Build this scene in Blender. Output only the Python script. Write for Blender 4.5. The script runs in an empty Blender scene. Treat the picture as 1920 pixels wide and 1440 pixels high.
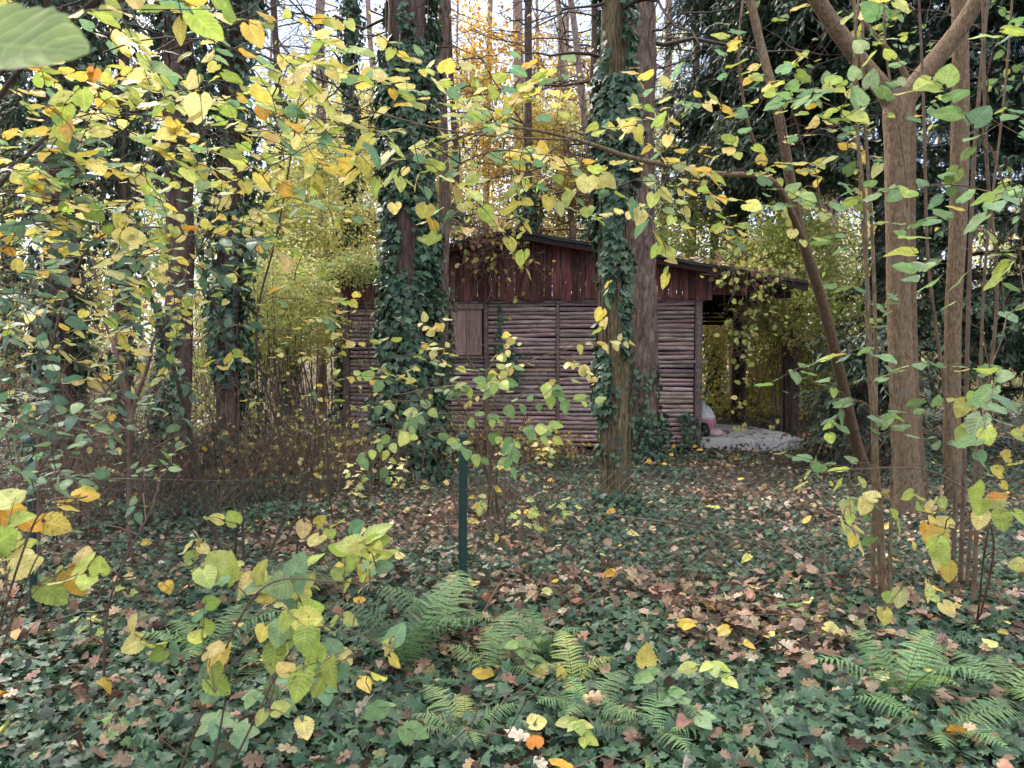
import bpy, math
import numpy as np
from math import radians, pi

sc = bpy.context.scene
col = sc.collection
rad = math.radians
# ------------------------------------------------------------------ camera
CAMZ, FPX, PITCH = 1.6, 1400.0, rad(3.0)
cd = bpy.data.cameras.new("camera"); cam = bpy.data.objects.new("camera", cd); col.objects.link(cam)
cam.location = (0, 0, CAMZ); cam.rotation_euler = (pi/2 - PITCH, 0, 0)
cd.sensor_width = 36.0; cd.lens = 36.0*FPX/1920.0; cd.clip_start = 0.02; cd.clip_end = 800
cd.dof.use_dof = True; cd.dof.focus_distance = 6.5; cd.dof.aperture_fstop = 7.5
sc.camera = cam
# ------------------------------------------------------------------ sky, sun, exposure
SUN_EL, SUN_AZ = rad(42), rad(325)      # azimuth clockwise from +Y : beyond the cabin, to the left
w = bpy.data.worlds.new("World"); sc.world = w; w.use_nodes = True
nt = w.node_tree; nt.nodes.clear()
N = nt.nodes.new; Lk = nt.links.new
out = N('ShaderNodeOutputWorld'); bg = N('ShaderNodeBackground'); sky = N('ShaderNodeTexSky')
sky.sky_type = 'NISHITA'; sky.sun_disc = False; sky.sun_elevation = SUN_EL; sky.sun_rotation = SUN_AZ
sky.air_density = 1.2; sky.dust_density = 2.5; sky.ozone_density = 1.0
tc = N('ShaderNodeTexCoord'); nz = N('ShaderNodeTexNoise'); nz.inputs['Scale'].default_value = 2.4; nz.inputs['Detail'].default_value = 6
cr = N('ShaderNodeValToRGB'); cr.color_ramp.elements[0].position = 0.36; cr.color_ramp.elements[1].position = 0.62
cr.color_ramp.elements[0].color = (0.45, 0.45, 0.45, 1); cr.color_ramp.elements[1].color = (0.95, 0.95, 0.95, 1)
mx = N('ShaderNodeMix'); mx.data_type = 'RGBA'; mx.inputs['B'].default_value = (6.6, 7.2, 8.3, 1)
Lk(tc.outputs['Generated'], nz.inputs['Vector']); Lk(nz.outputs['Fac'], cr.inputs['Fac'])
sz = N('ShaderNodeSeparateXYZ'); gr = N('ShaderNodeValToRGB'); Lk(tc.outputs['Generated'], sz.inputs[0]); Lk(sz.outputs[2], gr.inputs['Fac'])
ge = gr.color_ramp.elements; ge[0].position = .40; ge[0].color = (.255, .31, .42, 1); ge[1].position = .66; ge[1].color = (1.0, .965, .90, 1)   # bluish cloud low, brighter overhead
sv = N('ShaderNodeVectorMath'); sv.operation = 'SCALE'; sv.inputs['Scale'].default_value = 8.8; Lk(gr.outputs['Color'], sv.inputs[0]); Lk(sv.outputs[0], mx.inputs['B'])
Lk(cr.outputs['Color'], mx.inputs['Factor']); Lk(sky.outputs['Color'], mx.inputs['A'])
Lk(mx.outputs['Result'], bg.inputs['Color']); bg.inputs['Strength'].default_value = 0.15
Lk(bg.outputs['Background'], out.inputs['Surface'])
sl = bpy.data.lights.new("sun", 'SUN'); sl.energy = 2.6; sl.angle = rad(16); sl.color = (1.0, 0.93, 0.82)
so = bpy.data.objects.new("sun", sl); col.objects.link(so)
so.rotation_euler = (pi/2 - SUN_EL, 0, -SUN_AZ + pi)
sc.view_settings.view_transform = 'Standard'; sc.view_settings.look = 'None'
sc.view_settings.gamma = 1.0; sc.view_settings.exposure = 1.45
sc.cycles.max_bounces = 7; sc.cycles.diffuse_bounces = 4; sc.cycles.transmission_bounces = 4; sc.cycles.glossy_bounces = 2

rng = np.random.default_rng(11)
# ------------------------------------------------------------------ geometry helpers
def P(px, py, d):
    """point seen at photo pixel (px,py) standing d metres ahead"""
    a = (px-960)/FPX; b = (720-py)/FPX
    dy = math.cos(PITCH) + b*math.sin(PITCH); dz = -math.sin(PITCH) + b*math.cos(PITCH)
    t = d/dy
    return np.array([a*t, d, CAMZ + dz*t])
def G(px, py, z=0.0):
    a = (px-960)/FPX; b = (720-py)/FPX
    dy = math.cos(PITCH) + b*math.sin(PITCH); dz = -math.sin(PITCH) + b*math.cos(PITCH)
    t = (z-CAMZ)/dz
    return np.array([a*t, dy*t, z])
def W(px, d): return px*d/FPX          # pixels to metres at distance d

def _h(ix, iy, iz, s):
    n = (ix*374761393 + iy*668265263 + iz*2147483647 + s*1274126177) & 0x7fffffff
    n = ((n ^ (n >> 13))*1274126177) & 0x7fffffff
    return ((n ^ (n >> 16)) & 0xffff)/65535.0
def vnoise(p, s=0):
    p = np.asarray(p, float); i = np.floor(p).astype(np.int64); f = p - i; f = f*f*(3-2*f)
    r = 0
    for a in (0, 1):
        for b in (0, 1):
            for c in (0, 1):
                wt = (f[..., 0] if a else 1-f[..., 0])*(f[..., 1] if b else 1-f[..., 1])*(f[..., 2] if c else 1-f[..., 2])
                r = r + wt*_h(i[..., 0]+a, i[..., 1]+b, i[..., 2]+c, s)
    return r
def fbm(p, s=0, o=4):
    r = 0; a = .5; p = np.asarray(p, float)
    for k in range(o): r = r + a*vnoise(p, s+k); p = p*2.03; a *= .5
    return r
def nrm(v): return v/np.maximum(np.linalg.norm(v, axis=-1, keepdims=True), 1e-9)
def gz(x, y):
    x = np.asarray(x, float); y = np.asarray(y, float)
    return 0.09*(fbm(np.stack([x*.5, y*.5, x*0], -1), 3, 3)-.45) + 0.05*(vnoise(np.stack([x*2, y*2, x*0], -1), 9)-.5)

class Geo:
    def __init__(s): s.V = []; s.F3 = []; s.F4 = []; s.C = []; s.U = []; s.n = 0
    def add(s, V, F, C=(.5, .5, .5), U=None):
        V = np.asarray(V, float).reshape(-1, 3); F = np.asarray(F, np.int64)
        n = len(V); s.V.append(V)
        (s.F3 if F.shape[1] == 3 else s.F4).append(F + s.n)
        C = np.asarray(C, float)
        s.C.append(np.broadcast_to(C, (n, 3)) if C.ndim == 1 else C.reshape(-1, 3))
        s.U.append(np.zeros((n, 2)) if U is None else np.asarray(U, float).reshape(-1, 2)); s.n += n
    def build(s, name, mat, parent=None, smooth=True, label=None, origin=None):
        me = bpy.data.meshes.new(name)
        if s.n:
            V = np.concatenate(s.V).astype(np.float32)
            if origin is not None: V = V - np.asarray(origin, np.float32)
            f3 = np.concatenate(s.F3) if s.F3 else np.zeros((0, 3), np.int64)
            f4 = np.concatenate(s.F4) if s.F4 else np.zeros((0, 4), np.int64)
            li = np.concatenate([f3.ravel(), f4.ravel()]).astype(np.int32)
            tot = np.concatenate([np.full(len(f3), 3), np.full(len(f4), 4)]).astype(np.int32)
            st = np.concatenate([[0], np.cumsum(tot)[:-1]]).astype(np.int32)
            me.vertices.add(len(V)); me.vertices.foreach_set('co', V.ravel())
            me.loops.add(len(li)); me.loops.foreach_set('vertex_index', li)
            me.polygons.add(len(tot)); me.polygons.foreach_set('loop_start', st); me.polygons.foreach_set('loop_total', tot)
            me.polygons.foreach_set('use_smooth', np.full(len(tot), smooth))
            C = np.concatenate(s.C); C4 = np.ones((len(C), 4), np.float32); C4[:, :3] = C
            at = me.color_attributes.new('Col', 'FLOAT_COLOR', 'POINT'); at.data.foreach_set('color', C4.ravel())
            U = np.concatenate(s.U).astype(np.float32)
            uv = me.uv_layers.new(name='UVMap'); uv.data.foreach_set('uv', U[li].ravel())
            me.update(calc_edges=True)
        me.materials.append(mat)
        o = bpy.data.objects.new(name, me); col.objects.link(o)
        if parent is not None:
            o.parent = parent
            pl = np.array(parent.location); 
            if origin is None and np.abs(pl).sum() > 0:
                me.vertices.foreach_set('co', (V - pl.astype(np.float32)).ravel()); me.update()
        elif origin is not None: o.location = origin
        if label: o['label'] = label
        return o

def empty(name, loc, label, cat, group=None, kind=None):
    o = bpy.data.objects.new(name, None); col.objects.link(o); o.location = tuple(float(v) for v in loc)
    o.empty_display_size = .2
    tag(o, label, cat, group, kind); return o
def tag(o, label=None, cat=None, group=None, kind=None):
    if label: o['label'] = label
    if cat: o['category'] = cat
    if group: o['group'] = group
    if kind: o['kind'] = kind
    return o

def box(g, c, s, rot=0.0, C=(.5, .5, .5), jit=0):
    c = np.asarray(c, float); h = np.asarray(s, float)/2
    v = np.array([[x, y, z] for z in (-1, 1) for y in (-1, 1) for x in (-1, 1)], float)*h
    if jit: v += rng.normal(0, jit, v.shape)
    ca, sa = math.cos(rot), math.sin(rot)
    v = np.stack([v[:, 0]*ca - v[:, 1]*sa, v[:, 0]*sa + v[:, 1]*ca, v[:, 2]], 1) + c
    g.add(v, [[0, 2, 3, 1], [4, 5, 7, 6], [0, 1, 5, 4], [2, 6, 7, 3], [0, 4, 6, 2], [1, 3, 7, 5]], C)

def tubes(g, Pn, R, sides=4, C=(.5, .5, .5), cap=False):
    """batch of tubes, Pn (N,K,3), R (N,K)"""
    Pn = np.asarray(Pn, float); Nn, K, _ = Pn.shape; R = np.broadcast_to(np.asarray(R, float), (Nn, K))
    T = np.empty_like(Pn); T[:, 1:-1] = Pn[:, 2:]-Pn[:, :-2]; T[:, 0] = Pn[:, 1]-Pn[:, 0]; T[:, -1] = Pn[:, -1]-Pn[:, -2]
    T = nrm(T); m = nrm(Pn[:, -1]-Pn[:, 0])
    ref = np.where(np.abs(m[:, 2:3]) < .8, np.array([[0, 0, 1.]]), np.array([[1., 0, 0]]))[:, None, :]
    A = nrm(np.cross(T, np.broadcast_to(ref, T.shape))); B = np.cross(T, A)
    th = np.arange(sides)*2*pi/sides
    V = Pn[:, :, None, :] + R[:, :, None, None]*(A[:, :, None, :]*np.cos(th)[None, None, :, None] + B[:, :, None, :]*np.sin(th)[None, None, :, None])
    idx = np.arange(Nn*K*sides).reshape(Nn, K, sides)
    a = idx[:, :-1, :]; b = np.roll(a, -1, 2); c = idx[:, 1:, :]; d = np.roll(c, -1, 2)
    F = np.stack([a, b, d, c], -1).reshape(-1, 4)
    Cc = np.asarray(C, float)
    if Cc.ndim == 2: Cc = np.repeat(Cc, K*sides, 0)
    g.add(V.reshape(-1, 3), F, Cc)

def smooth_path(pts, n):
    """Catmull-Rom through pts, columns beyond 3 interpolated too"""
    p = np.asarray(pts, float)
    if len(p) == 2: p = np.stack([p[0], (p[0]+p[1])/2, p[1]])
    q = np.vstack([2*p[0]-p[1], p, 2*p[-1]-p[-2]]); m = len(p)-1
    t = np.linspace(0, m-1e-6, n); i = t.astype(int); f = (t-i)[:, None]
    a, b, c, d = q[i], q[i+1], q[i+2], q[i+3]
    return .5*((2*b)+(-a+c)*f+(2*a-5*b+4*c-d)*f**2+(-a+3*b-3*c+d)*f**3)

def trunk(g, pts, sides=20, n=60, rough=.02, furrow=0., fs=18., wob=.0, seed=0, C=(.5, .5, .5)):
    """one trunk/limb: pts rows (x,y,z,r); real relief: vertical furrows and lumps"""
    q = smooth_path(pts, n); c = q[:, :3]; r = np.abs(q[:, 3])
    if wob: c = c + (np.stack([vnoise(np.stack([c[:, 2]*1.1+k*9, c[:, 2]*0, c[:, 2]*0], 1), seed+k) for k in (0, 1, 2)], 1)-.5)*wob*np.array([1, 1, 0])
    T = np.gradient(c, axis=0); T = nrm(T); ref = np.array([0, 1., 0]) if abs(T[:, 1].mean()) < .8 else np.array([1., 0, 0])
    A = nrm(np.cross(T, ref)); B = np.cross(T, A)
    th = np.arange(sides)*2*pi/sides
    L = np.concatenate([[0], np.cumsum(np.linalg.norm(np.diff(c, axis=0), axis=1))])
    TH, LL = np.meshgrid(th, L)
    rm = r.mean()
    S = np.stack([np.cos(TH)*rm*fs, np.sin(TH)*rm*fs, LL*fs*.16], -1)
    k = 1 + rough*(fbm(np.stack([np.cos(TH)*2, np.sin(TH)*2, LL*1.5], -1), seed+5)-.5)*4
    if furrow:
        a = fbm(S, seed+11, 3); k = k - furrow*np.clip(1-np.abs(a-.45)*9, 0, 1) + furrow*.5*(fbm(S*1.7, seed+21, 2)-.4)
    V = c[:, None, :] + (r[:, None]*k)[:, :, None]*(A[:, None, :]*np.cos(TH)[..., None] + B[:, None, :]*np.sin(TH)[..., None])
    idx = np.arange(n*sides).reshape(n, sides); a = idx[:-1]; b = np.roll(a, -1, 1); cc = idx[1:]; d = np.roll(cc, -1, 1)
    g.add(V.reshape(-1, 3), np.stack([a, b, d, cc], -1).reshape(-1, 4), C)
    return c, r

# ------------------------------------------------------------------ leaf templates (unit length, base at origin, +Y to the tip)
def tmpl_blade(K=12, wid=.42, teeth=.05, tip=1.0, heart=.06, cols=5, pw=.62):
    us = np.linspace(-1, 1, cols); V = []; U = []
    for k in range(K+1):
        v = k/K
        wv = wid*(math.sin(pi*min(1, v**pw)))**.75 if 0 < v < 1 else 0.0
        if k == 0: wv = wid*.30
        if 0 < k < K and teeth: wv *= 1 + teeth*(1 if k % 2 else -1)
        for u in us:
            y = v - heart*abs(u)*(1-v)**2*2.2 + (0 if k < K else 0)
            V.append([u*wv, y*tip, 0]); U.append([u, v])
    V = np.array(V); F = []
    for k in range(K):
        for j in range(cols-1):
            a = k*cols+j; F.append([a, a+1, a+1+cols, a+cols])
    return V, np.array(F), np.array(U)
def tmpl_fan(outline, cen=(0, .35)):
    o = np.array(outline, float); V = np.vstack([[cen[0], cen[1], 0], np.c_[o, np.zeros(len(o))]])
    V[1:, 2] = -.05
    n = len(o); F = np.array([[0, 1+i, 1+(i+1) % n] for i in range(n)])
    U = V[:, :2].copy()
    return V, F, U
def sym(pts):
    p = [tuple(q) for q in pts]; return [p[0]] + p[1:-1] + [p[-1]] + [(-x, y) for x, y in reversed(p[1:-1])]
HAZ = tmpl_blade(14, .47, .05, heart=.10, pw=.58); HAZM = tmpl_blade(8, .46, .045, cols=3, heart=.10, pw=.58); HAZL = tmpl_blade(4, .44, 0, cols=3)
RND = tmpl_blade(16, .50, .045, heart=.14, pw=.60)
OVM = tmpl_blade(6, .29, 0.03, cols=3, heart=0, pw=.75)
IVY = tmpl_fan(sym([(0, .04), (.16, -.08), (.34, -.02), (.52, .14), (.36, .30), (.56, .52), (.30, .56), (.17, .70), (0, 1.0)]), (0, .3))
IVYL = tmpl_fan(sym([(0, .05), (.38, -.05), (.30, .30), (.46, .50), (.14, .66), (0, .95)]), (0, .3))
IVYS = (np.array([[0, 0, 0], [.42, .25, -.04], [0, .95, 0], [-.42, .25, -.04], [0, .35, .03]]), np.array([[0, 1, 4], [1, 2, 4], [2, 3, 4], [3, 0, 4]]), np.array([[0, 0], [.4, .25], [0, 1], [-.4, .25], [0, .35]]))
OAK = tmpl_fan(sym([(0, 0), (.05, .12), (.20, .16), (.22, .26), (.12, .32), (.30, .42), (.30, .54), (.15, .56), (.28, .70), (.22, .80), (.10, .80), (0, 1.0)]), (0, .5))
MAP = tmpl_fan(sym([(0, 0), (.14, .02), (.42, -.06), (.38, .12), (.62, .30), (.44, .34), (.50, .52), (.22, .50), (.26, .72), (.10, .74), (0, 1.0)]), (0, .28))
DIA = (np.array([[0, 0, 0], [.36, .45, .06], [0, 1, 0], [-.36, .45, .06]]), np.array([[0, 1, 2], [0, 2, 3]]), np.array([[0, 0], [1, .5], [0, 1], [-1, .5]]))
def tmpl_yew():
    V = []; F = []; U = []
    for k in range(9):
        y = k/9; l = .23*(1-.55*y)
        for s in (-1, 1):
            b = len(V); V += [[0, y, 0], [s*l, y+.10, -.03], [s*l*.75, y+.19, -.03], [0, y+.07, 0]]; F.append([b, b+1, b+2, b+3]); U += [[0, y]]*4
    return np.array(V, float), np.array(F), np.array(U, float)
YEW = tmpl_yew()

def leaves(g, T, pos, fwd, up, size, colr, curl=.12, fold=.12, rnd=.10):
    V0, F, U = T; pos = np.asarray(pos, float); n = len(pos)
    if n == 0: return
    fwd = nrm(np.asarray(fwd, float)); side = nrm(np.cross(fwd, up)); nn = np.cross(side, fwd)
    size = np.broadcast_to(np.asarray(size, float), (n,))
    cu = (curl + rng.normal(0, rnd, n))[:, None]; fo = (fold + rng.normal(0, rnd, n))[:, None]; tw = rng.normal(0, rnd*1.2, n)[:, None]
    wx = (rng.uniform(.85, 1.12, n))[:, None]
    x = V0[None, :, 0]*wx; y = V0[None, :, 1]+0*x; z = V0[None, :, 2] - cu*y**2 + fo*np.abs(x) + tw*x*y
    z = z + .035*np.sin(y*9+rng.uniform(0, 6, n)[:, None])*np.abs(x)*2
    P3 = pos[:, None, :] + size[:, None, None]*(x[..., None]*side[:, None, :] + y[..., None]*fwd[:, None, :] + z[..., None]*nn[:, None, :])
    v = len(V0); FF = (F[None] + (np.arange(n)*v)[:, None, None]).reshape(-1, F.shape[1])
    g.add(P3.reshape(-1, 3), FF, np.repeat(np.asarray(colr), v, 0), np.tile(U, (n, 1)))

PAL = dict(
    yel=[(4, (.64, .52, .13)), (2, (.64, .44, .10)), (3, (.68, .58, .24)), (2, (.52, .50, .13))],
    pale=[(3, (.68, .58, .24)), (2, (.55, .56, .24)), (1, (.70, .52, .24))],
    yg=[(4, (.38, .46, .11)), (3, (.46, .51, .17)), (2, (.28, .38, .09)), (1, (.56, .51, .14))],
    grn=[(3, (.15, .26, .10)), (3, (.19, .31, .12)), (1, (.26, .36, .13))],
    teal=[(3, (.16, .29, .17)), (2, (.22, .35, .20)), (2, (.26, .37, .20))],
    dteal=[(3, (.09, .17, .13)), (2, (.12, .22, .15)), (1, (.18, .27, .16))],
    org=[(3, (.64, .34, .06)), (2, (.60, .42, .08)), (1, (.50, .22, .05))],
    ivy=[(5, (.050, .102, .064)), (3, (.066, .126, .078)), (1.5, (.085, .135, .09)), (1.5, (.028, .052, .042)), (.3, (.20, .20, .09))],
    lit=[(4, (.28, .185, .14)), (3, (.18, .118, .092)), (3, (.40, .27, .205)), (1.8, (.50, .37, .27)), (.3, (.48, .37, .13)), (.7, (.62, .52, .43)), (.4, (.34, .16, .10)), (2.4, (.10, .07, .055))],
    bgy=[(4, (.70, .67, .26)), (3, (.58, .58, .17)), (3, (.76, .66, .28)), (2, (.42, .48, .16)), (1.5, (.68, .50, .24)), (1, (.30, .36, .14))],
    bgg=[(3, (.26, .35, .16)), (2, (.36, .43, .18)), (2, (.45, .50, .19)), (1, (.58, .55, .2))],
    yew=[(4, (.042, .082, .056)), (2, (.06, .108, .064)), (1, (.085, .125, .07))],
    fern=[(3, (.17, .30, .14)), (3, (.22, .36, .17)), (1, (.27, .40, .18))],
    dfern=[(3, (.10, .18, .105)), (2, (.14, .23, .125))],
    brn=[(3, (.20, .11, .08)), (2, (.30, .17, .12)), (2, (.14, .08, .06))])
def pick(names, n, jit=.10):
    """names: dict palette->weight"""
    cols = []; ws = []
    if isinstance(names, str): names = {names: 1}
    for k, wt in names.items():
        t = sum(a for a, _ in PAL[k])
        for a, c in PAL[k]: cols.append(c); ws.append(wt*a/t)
    ws = np.array(ws)/sum(ws); i = rng.choice(len(cols), n, p=ws)
    c = np.array(cols)[i]; return np.clip(c*(1+rng.normal(0, jit, (n, 1)))*(1+rng.normal(0, jit*.4, (n, 3))), .004, .85)

def rdir(n, zb=0, zs=1.0):
    v = rng.normal(0, 1, (n, 3)); v[:, 2] = v[:, 2]*zs + zb; return nrm(v)

def curves(S, D, Ln, K=5, bend=.25, droop=0., wig=.03):
    S = np.asarray(S, float); n = len(S); t = np.linspace(0, 1, K)[None, :, None]; Ln = np.broadcast_to(np.asarray(Ln, float), (n,))[:, None, None]
    b = rng.normal(0, bend, (n, 1, 3)); b[:, :, 2] -= droop
    return S[:, None, :] + nrm(D)[:, None, :]*Ln*t + b*Ln*t*t*.6 + rng.normal(0, 1, (n, K, 3))*wig*Ln*(t > 0)

def sprays(gl, gt, S, D, Ln, M, size, pal, T=HAZM, r=.0022, tilt=.33, curl=.07, droop=.15, hang=0., upb=(0, 0, 1.)):
    """leafy twigs: M leaves alternate along each curved twig"""
    n = len(S)
    if n == 0: return
    C = curves(S, D, Ln, 6, .28, droop, .02); tubes(gt, C, np.linspace(r, r*.4, 6)[None], 4)
    tj = (np.arange(M)+.6)/M; f = tj*5; i = np.minimum(f.astype(int), 4); fr = (f-i)[None, :, None]
    pos = C[:, i]*(1-fr)+C[:, i+1]*fr; tan = nrm(C[:, i+1]-C[:, i])
    up = nrm(np.array(upb) + rng.normal(0, tilt, (n, M, 3)))
    side = nrm(np.cross(tan, up)); sg = np.where((np.arange(M) % 2)[None, :, None] == 0, 1, -1)
    fw = nrm(side*sg*.9 + tan*.6 + rng.normal(0, .3, (n, M, 3)) + np.array([0, 0, -1.])*(hang + .12))
    sz = np.broadcast_to(np.asarray(size, float), (n,))[:, None]*rng.uniform(.6, 1.12, (n, M))
    keep = (rng.random((n, M)) < .88).ravel()
    pe = pos + fw*sz[..., None]*.16 + np.array([0, 0, -1])*sz[..., None]*.03
    pos_ = pos.reshape(-1, 3)[keep]; pe_ = pe.reshape(-1, 3)[keep]
    tubes(gt, np.stack([pos_, pe_], 1), r*.38, 3)
    leaves(gl, T, pe_, fw.reshape(-1, 3)[keep], up.reshape(-1, 3)[keep], sz.ravel()[keep], pick(pal, int(keep.sum())), curl, .05, .09)

def connect(gt, targets, stems, r0=.005, r1=.0025, below=.1):
    """branchlets grow outwards: each joins the nearest stem or earlier branchlet; returns directions at the targets"""
    S = np.concatenate(stems); tg = np.asarray(targets, float); nS = len(S)
    d0 = np.linalg.norm(tg[:, None]-S[None], axis=2).min(1); order = np.argsort(d0); out = np.zeros_like(tg); K = 7; t = np.linspace(0, 1, K)[:, None]
    Cs = []; Rs = []
    for i in order:
        d = np.linalg.norm(S-tg[i], axis=1) + 1.2*np.maximum(0, S[:, 2]-tg[i, 2]+below)
        s = S[d.argmin()]; v = tg[i]-s; ln = np.linalg.norm(v)
        C = s+v*t; C[:, 2] += ln*.10*np.sin(pi*t[:, 0]); C += rng.normal(0, .025, (K, 3))*ln*np.sin(pi*t)
        Cs.append(C); sc_ = min(1., .45+ln*.5); Rs.append(np.linspace(r0, r1, K)*sc_); out[i] = nrm(C[-1]-C[-2]); S = np.vstack([S, C[3:]])
    tubes(gt, np.array(Cs), np.array(Rs), 4)
    return out

def boxpts(x0, y0, x1, y1, d0, d1, n):
    px = rng.uniform(x0, x1, n); py = rng.uniform(y0, y1, n); d = rng.uniform(d0, d1, n)
    return np.array([P(a, b, c) for a, b, c in zip(px, py, d)]).reshape(-1, 3)

# ------------------------------------------------------------------ materials
def newmat(name):
    m = bpy.data.materials.new(name); m.use_nodes = True; t = m.node_tree; t.nodes.clear(); return m, t
def nd(t, ty, **kw):
    n = t.nodes.new(ty)
    for k, v in kw.items():
        if k in n.inputs: n.inputs[k].default_value = v
        else: setattr(n, k, v)
    return n
def ramp(t, fac, stops):
    r = t.nodes.new('ShaderNodeValToRGB'); e = r.color_ramp.elements
    while len(e) < len(stops): e.new(.5)
    for i, (p, c) in enumerate(stops): e[i].position = p; e[i].color = (*c, 1) if len(c) == 3 else c
    t.links.new(fac, r.inputs['Fac']); return r.outputs['Color']
def mth(t, op, a, b=None):
    n = t.nodes.new('ShaderNodeMath'); n.operation = op
    for i, v in enumerate((a, b)):
        if v is None: continue
        if isinstance(v, (int, float)): n.inputs[i].default_value = v
        else: t.links.new(v, n.inputs[i])
    return n.outputs[0]
def mixc(t, a, b, f, mode='MIX'):
    n = t.nodes.new('ShaderNodeMix'); n.data_type = 'RGBA'; n.blend_type = mode
    for k, v in (('A', a), ('B', b), ('Factor', f)):
        if isinstance(v, (int, float)): n.inputs[k].default_value = v
        elif isinstance(v, tuple): n.inputs[k].default_value = (*v, 1)
        else: t.links.new(v, n.inputs[k])
    return n.outputs['Result']

def leaf_mat(name, rough=.5, transl=.4, veins='blade', spots=.5, spec=.5, spotcol=(.22, .12, .05), vein_gain=1.35):
    m, t = newmat(name); o = nd(t, 'ShaderNodeOutputMaterial'); L = t.links.new
    at = nd(t, 'ShaderNodeAttribute', attribute_name='Col'); c = at.outputs['Color']
    geo = nd(t, 'ShaderNodeNewGeometry')
    n1 = nd(t, 'ShaderNodeTexNoise', Scale=38.0, Detail=3.0); L(geo.outputs['Position'], n1.inputs['Vector'])
    c = mixc(t, c, ramp(t, n1.outputs['Fac'], [(.3, (.72, .72, .72)), (.7, (1.22, 1.22, 1.1))]), .8, 'MULTIPLY')
    bump_in = n1.outputs['Fac']
    if veins:
        uv = nd(t, 'ShaderNodeUVMap'); sp = nd(t, 'ShaderNodeSeparateXYZ'); L(uv.outputs['UV'], sp.inputs[0])
        au = mth(t, 'ABSOLUTE', sp.outputs[0]); v = sp.outputs[1]
        if veins == 'blade':
            fr = mth(t, 'FRACT', mth(t, 'MULTIPLY', mth(t, 'SUBTRACT', v, mth(t, 'MULTIPLY', au, .30)), 7.0))
            lv = mth(t, 'LESS_THAN', fr, .13); mid = mth(t, 'LESS_THAN', au, .055)
            pil = mth(t, 'SINE', mth(t, 'MULTIPLY', fr, pi))
            vv = mth(t, 'MAXIMUM', lv, mid)
            bump_in = mth(t, 'ADD', mth(t, 'MULTIPLY', pil, .8), mth(t, 'MULTIPLY', n1.outputs['Fac'], .5))
        else:
            an = mth(t, 'ARCTAN2', sp.outputs[0], mth(t, 'SUBTRACT', v, .02))
            fr = mth(t, 'ABSOLUTE', mth(t, 'SINE', mth(t, 'MULTIPLY', an, 2.6)))
            vv = mth(t, 'LESS_THAN', fr, .13)
        c = mixc(t, c, mixc(t, c, (vein_gain, vein_gain, vein_gain*.95), 1.0, 'MULTIPLY'), vv)
    if spots:
        n2 = nd(t, 'ShaderNodeTexNoise', Scale=85.0, Detail=2.0); L(geo.outputs['Position'], n2.inputs['Vector'])
        n3 = nd(t, 'ShaderNodeTexNoise', Scale=9.0, Detail=1.0); L(geo.outputs['Position'], n3.inputs['Vector'])
        f = mth(t, 'ADD', n2.outputs['Fac'], mth(t, 'MULTIPLY', n3.outputs['Fac'], .5))
        f = ramp(t, f, [(.93, (0, 0, 0)), (.99, (1, 1, 1))])
        c = mixc(t, c, spotcol, mth(t, 'MULTIPLY', f, spots))
    p = nd(t, 'ShaderNodeBsdfPrincipled', Roughness=rough); p.inputs['Specular IOR Level'].default_value = spec
    L(c, p.inputs['Base Color'])
    bp = nd(t, 'ShaderNodeBump', Strength=.35, Distance=.003); L(bump_in, bp.inputs['Height']); L(bp.outputs[0], p.inputs['Normal'])
    if transl:
        tr = nd(t, 'ShaderNodeBsdfTranslucent'); L(c, tr.inputs['Color'])
        ms = nd(t, 'ShaderNodeMixShader'); ms.inputs[0].default_value = transl
        L(p.outputs[0], ms.inputs[1]); L(tr.outputs[0], ms.inputs[2]); L(ms.outputs[0], o.inputs['Surface'])
    else: L(p.outputs[0], o.inputs['Surface'])
    return m

def solid_mat(name, stops, scale=(1, 1, 1), ns=6., detail=6., rough=.85, bump=.3, bdist=.02, spec=.3, use_col=False, metallic=0., dist=.6, blotch=None):
    """noise-ramped material in object space, optional multiplication with the colour attribute"""
    m, t = newmat(name); o = nd(t, 'ShaderNodeOutputMaterial'); L = t.links.new
    tcn = nd(t, 'ShaderNodeTexCoord'); mp = nd(t, 'ShaderNodeMapping'); mp.inputs['Scale'].default_value = scale
    L(tcn.outputs['Object'], mp.inputs['Vector'])
    n1 = nd(t, 'ShaderNodeTexNoise', Scale=ns, Detail=detail, Distortion=dist); n1.inputs['Roughness'].default_value = .65
    L(mp.outputs[0], n1.inputs['Vector']); c = ramp(t, n1.outputs['Fac'], stops)
    if blotch:
        n2 = nd(t, 'ShaderNodeTexNoise', Scale=blotch[0], Detail=5.0); L(tcn.outputs['Object'], n2.inputs['Vector'])
        c = mixc(t, c, blotch[1], ramp(t, n2.outputs['Fac'], [(blotch[2], (0, 0, 0)), (blotch[2]+.12, (1, 1, 1))]))
    if use_col:
        at = nd(t, 'ShaderNodeAttribute', attribute_name='Col'); c = mixc(t, c, at.outputs['Color'], 1.0, 'MULTIPLY')
    p = nd(t, 'ShaderNodeBsdfPrincipled', Roughness=rough, Metallic=metallic); p.inputs['Specular IOR Level'].default_value = spec
    L(c, p.inputs['Base Color'])
    if bump:
        bp = nd(t, 'ShaderNodeBump', Strength=bump, Distance=bdist); L(n1.outputs['Fac'], bp.inputs['Height']); L(bp.outputs[0], p.inputs['Normal'])
    L(p.outputs[0], o.inputs['Surface']); return m

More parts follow.
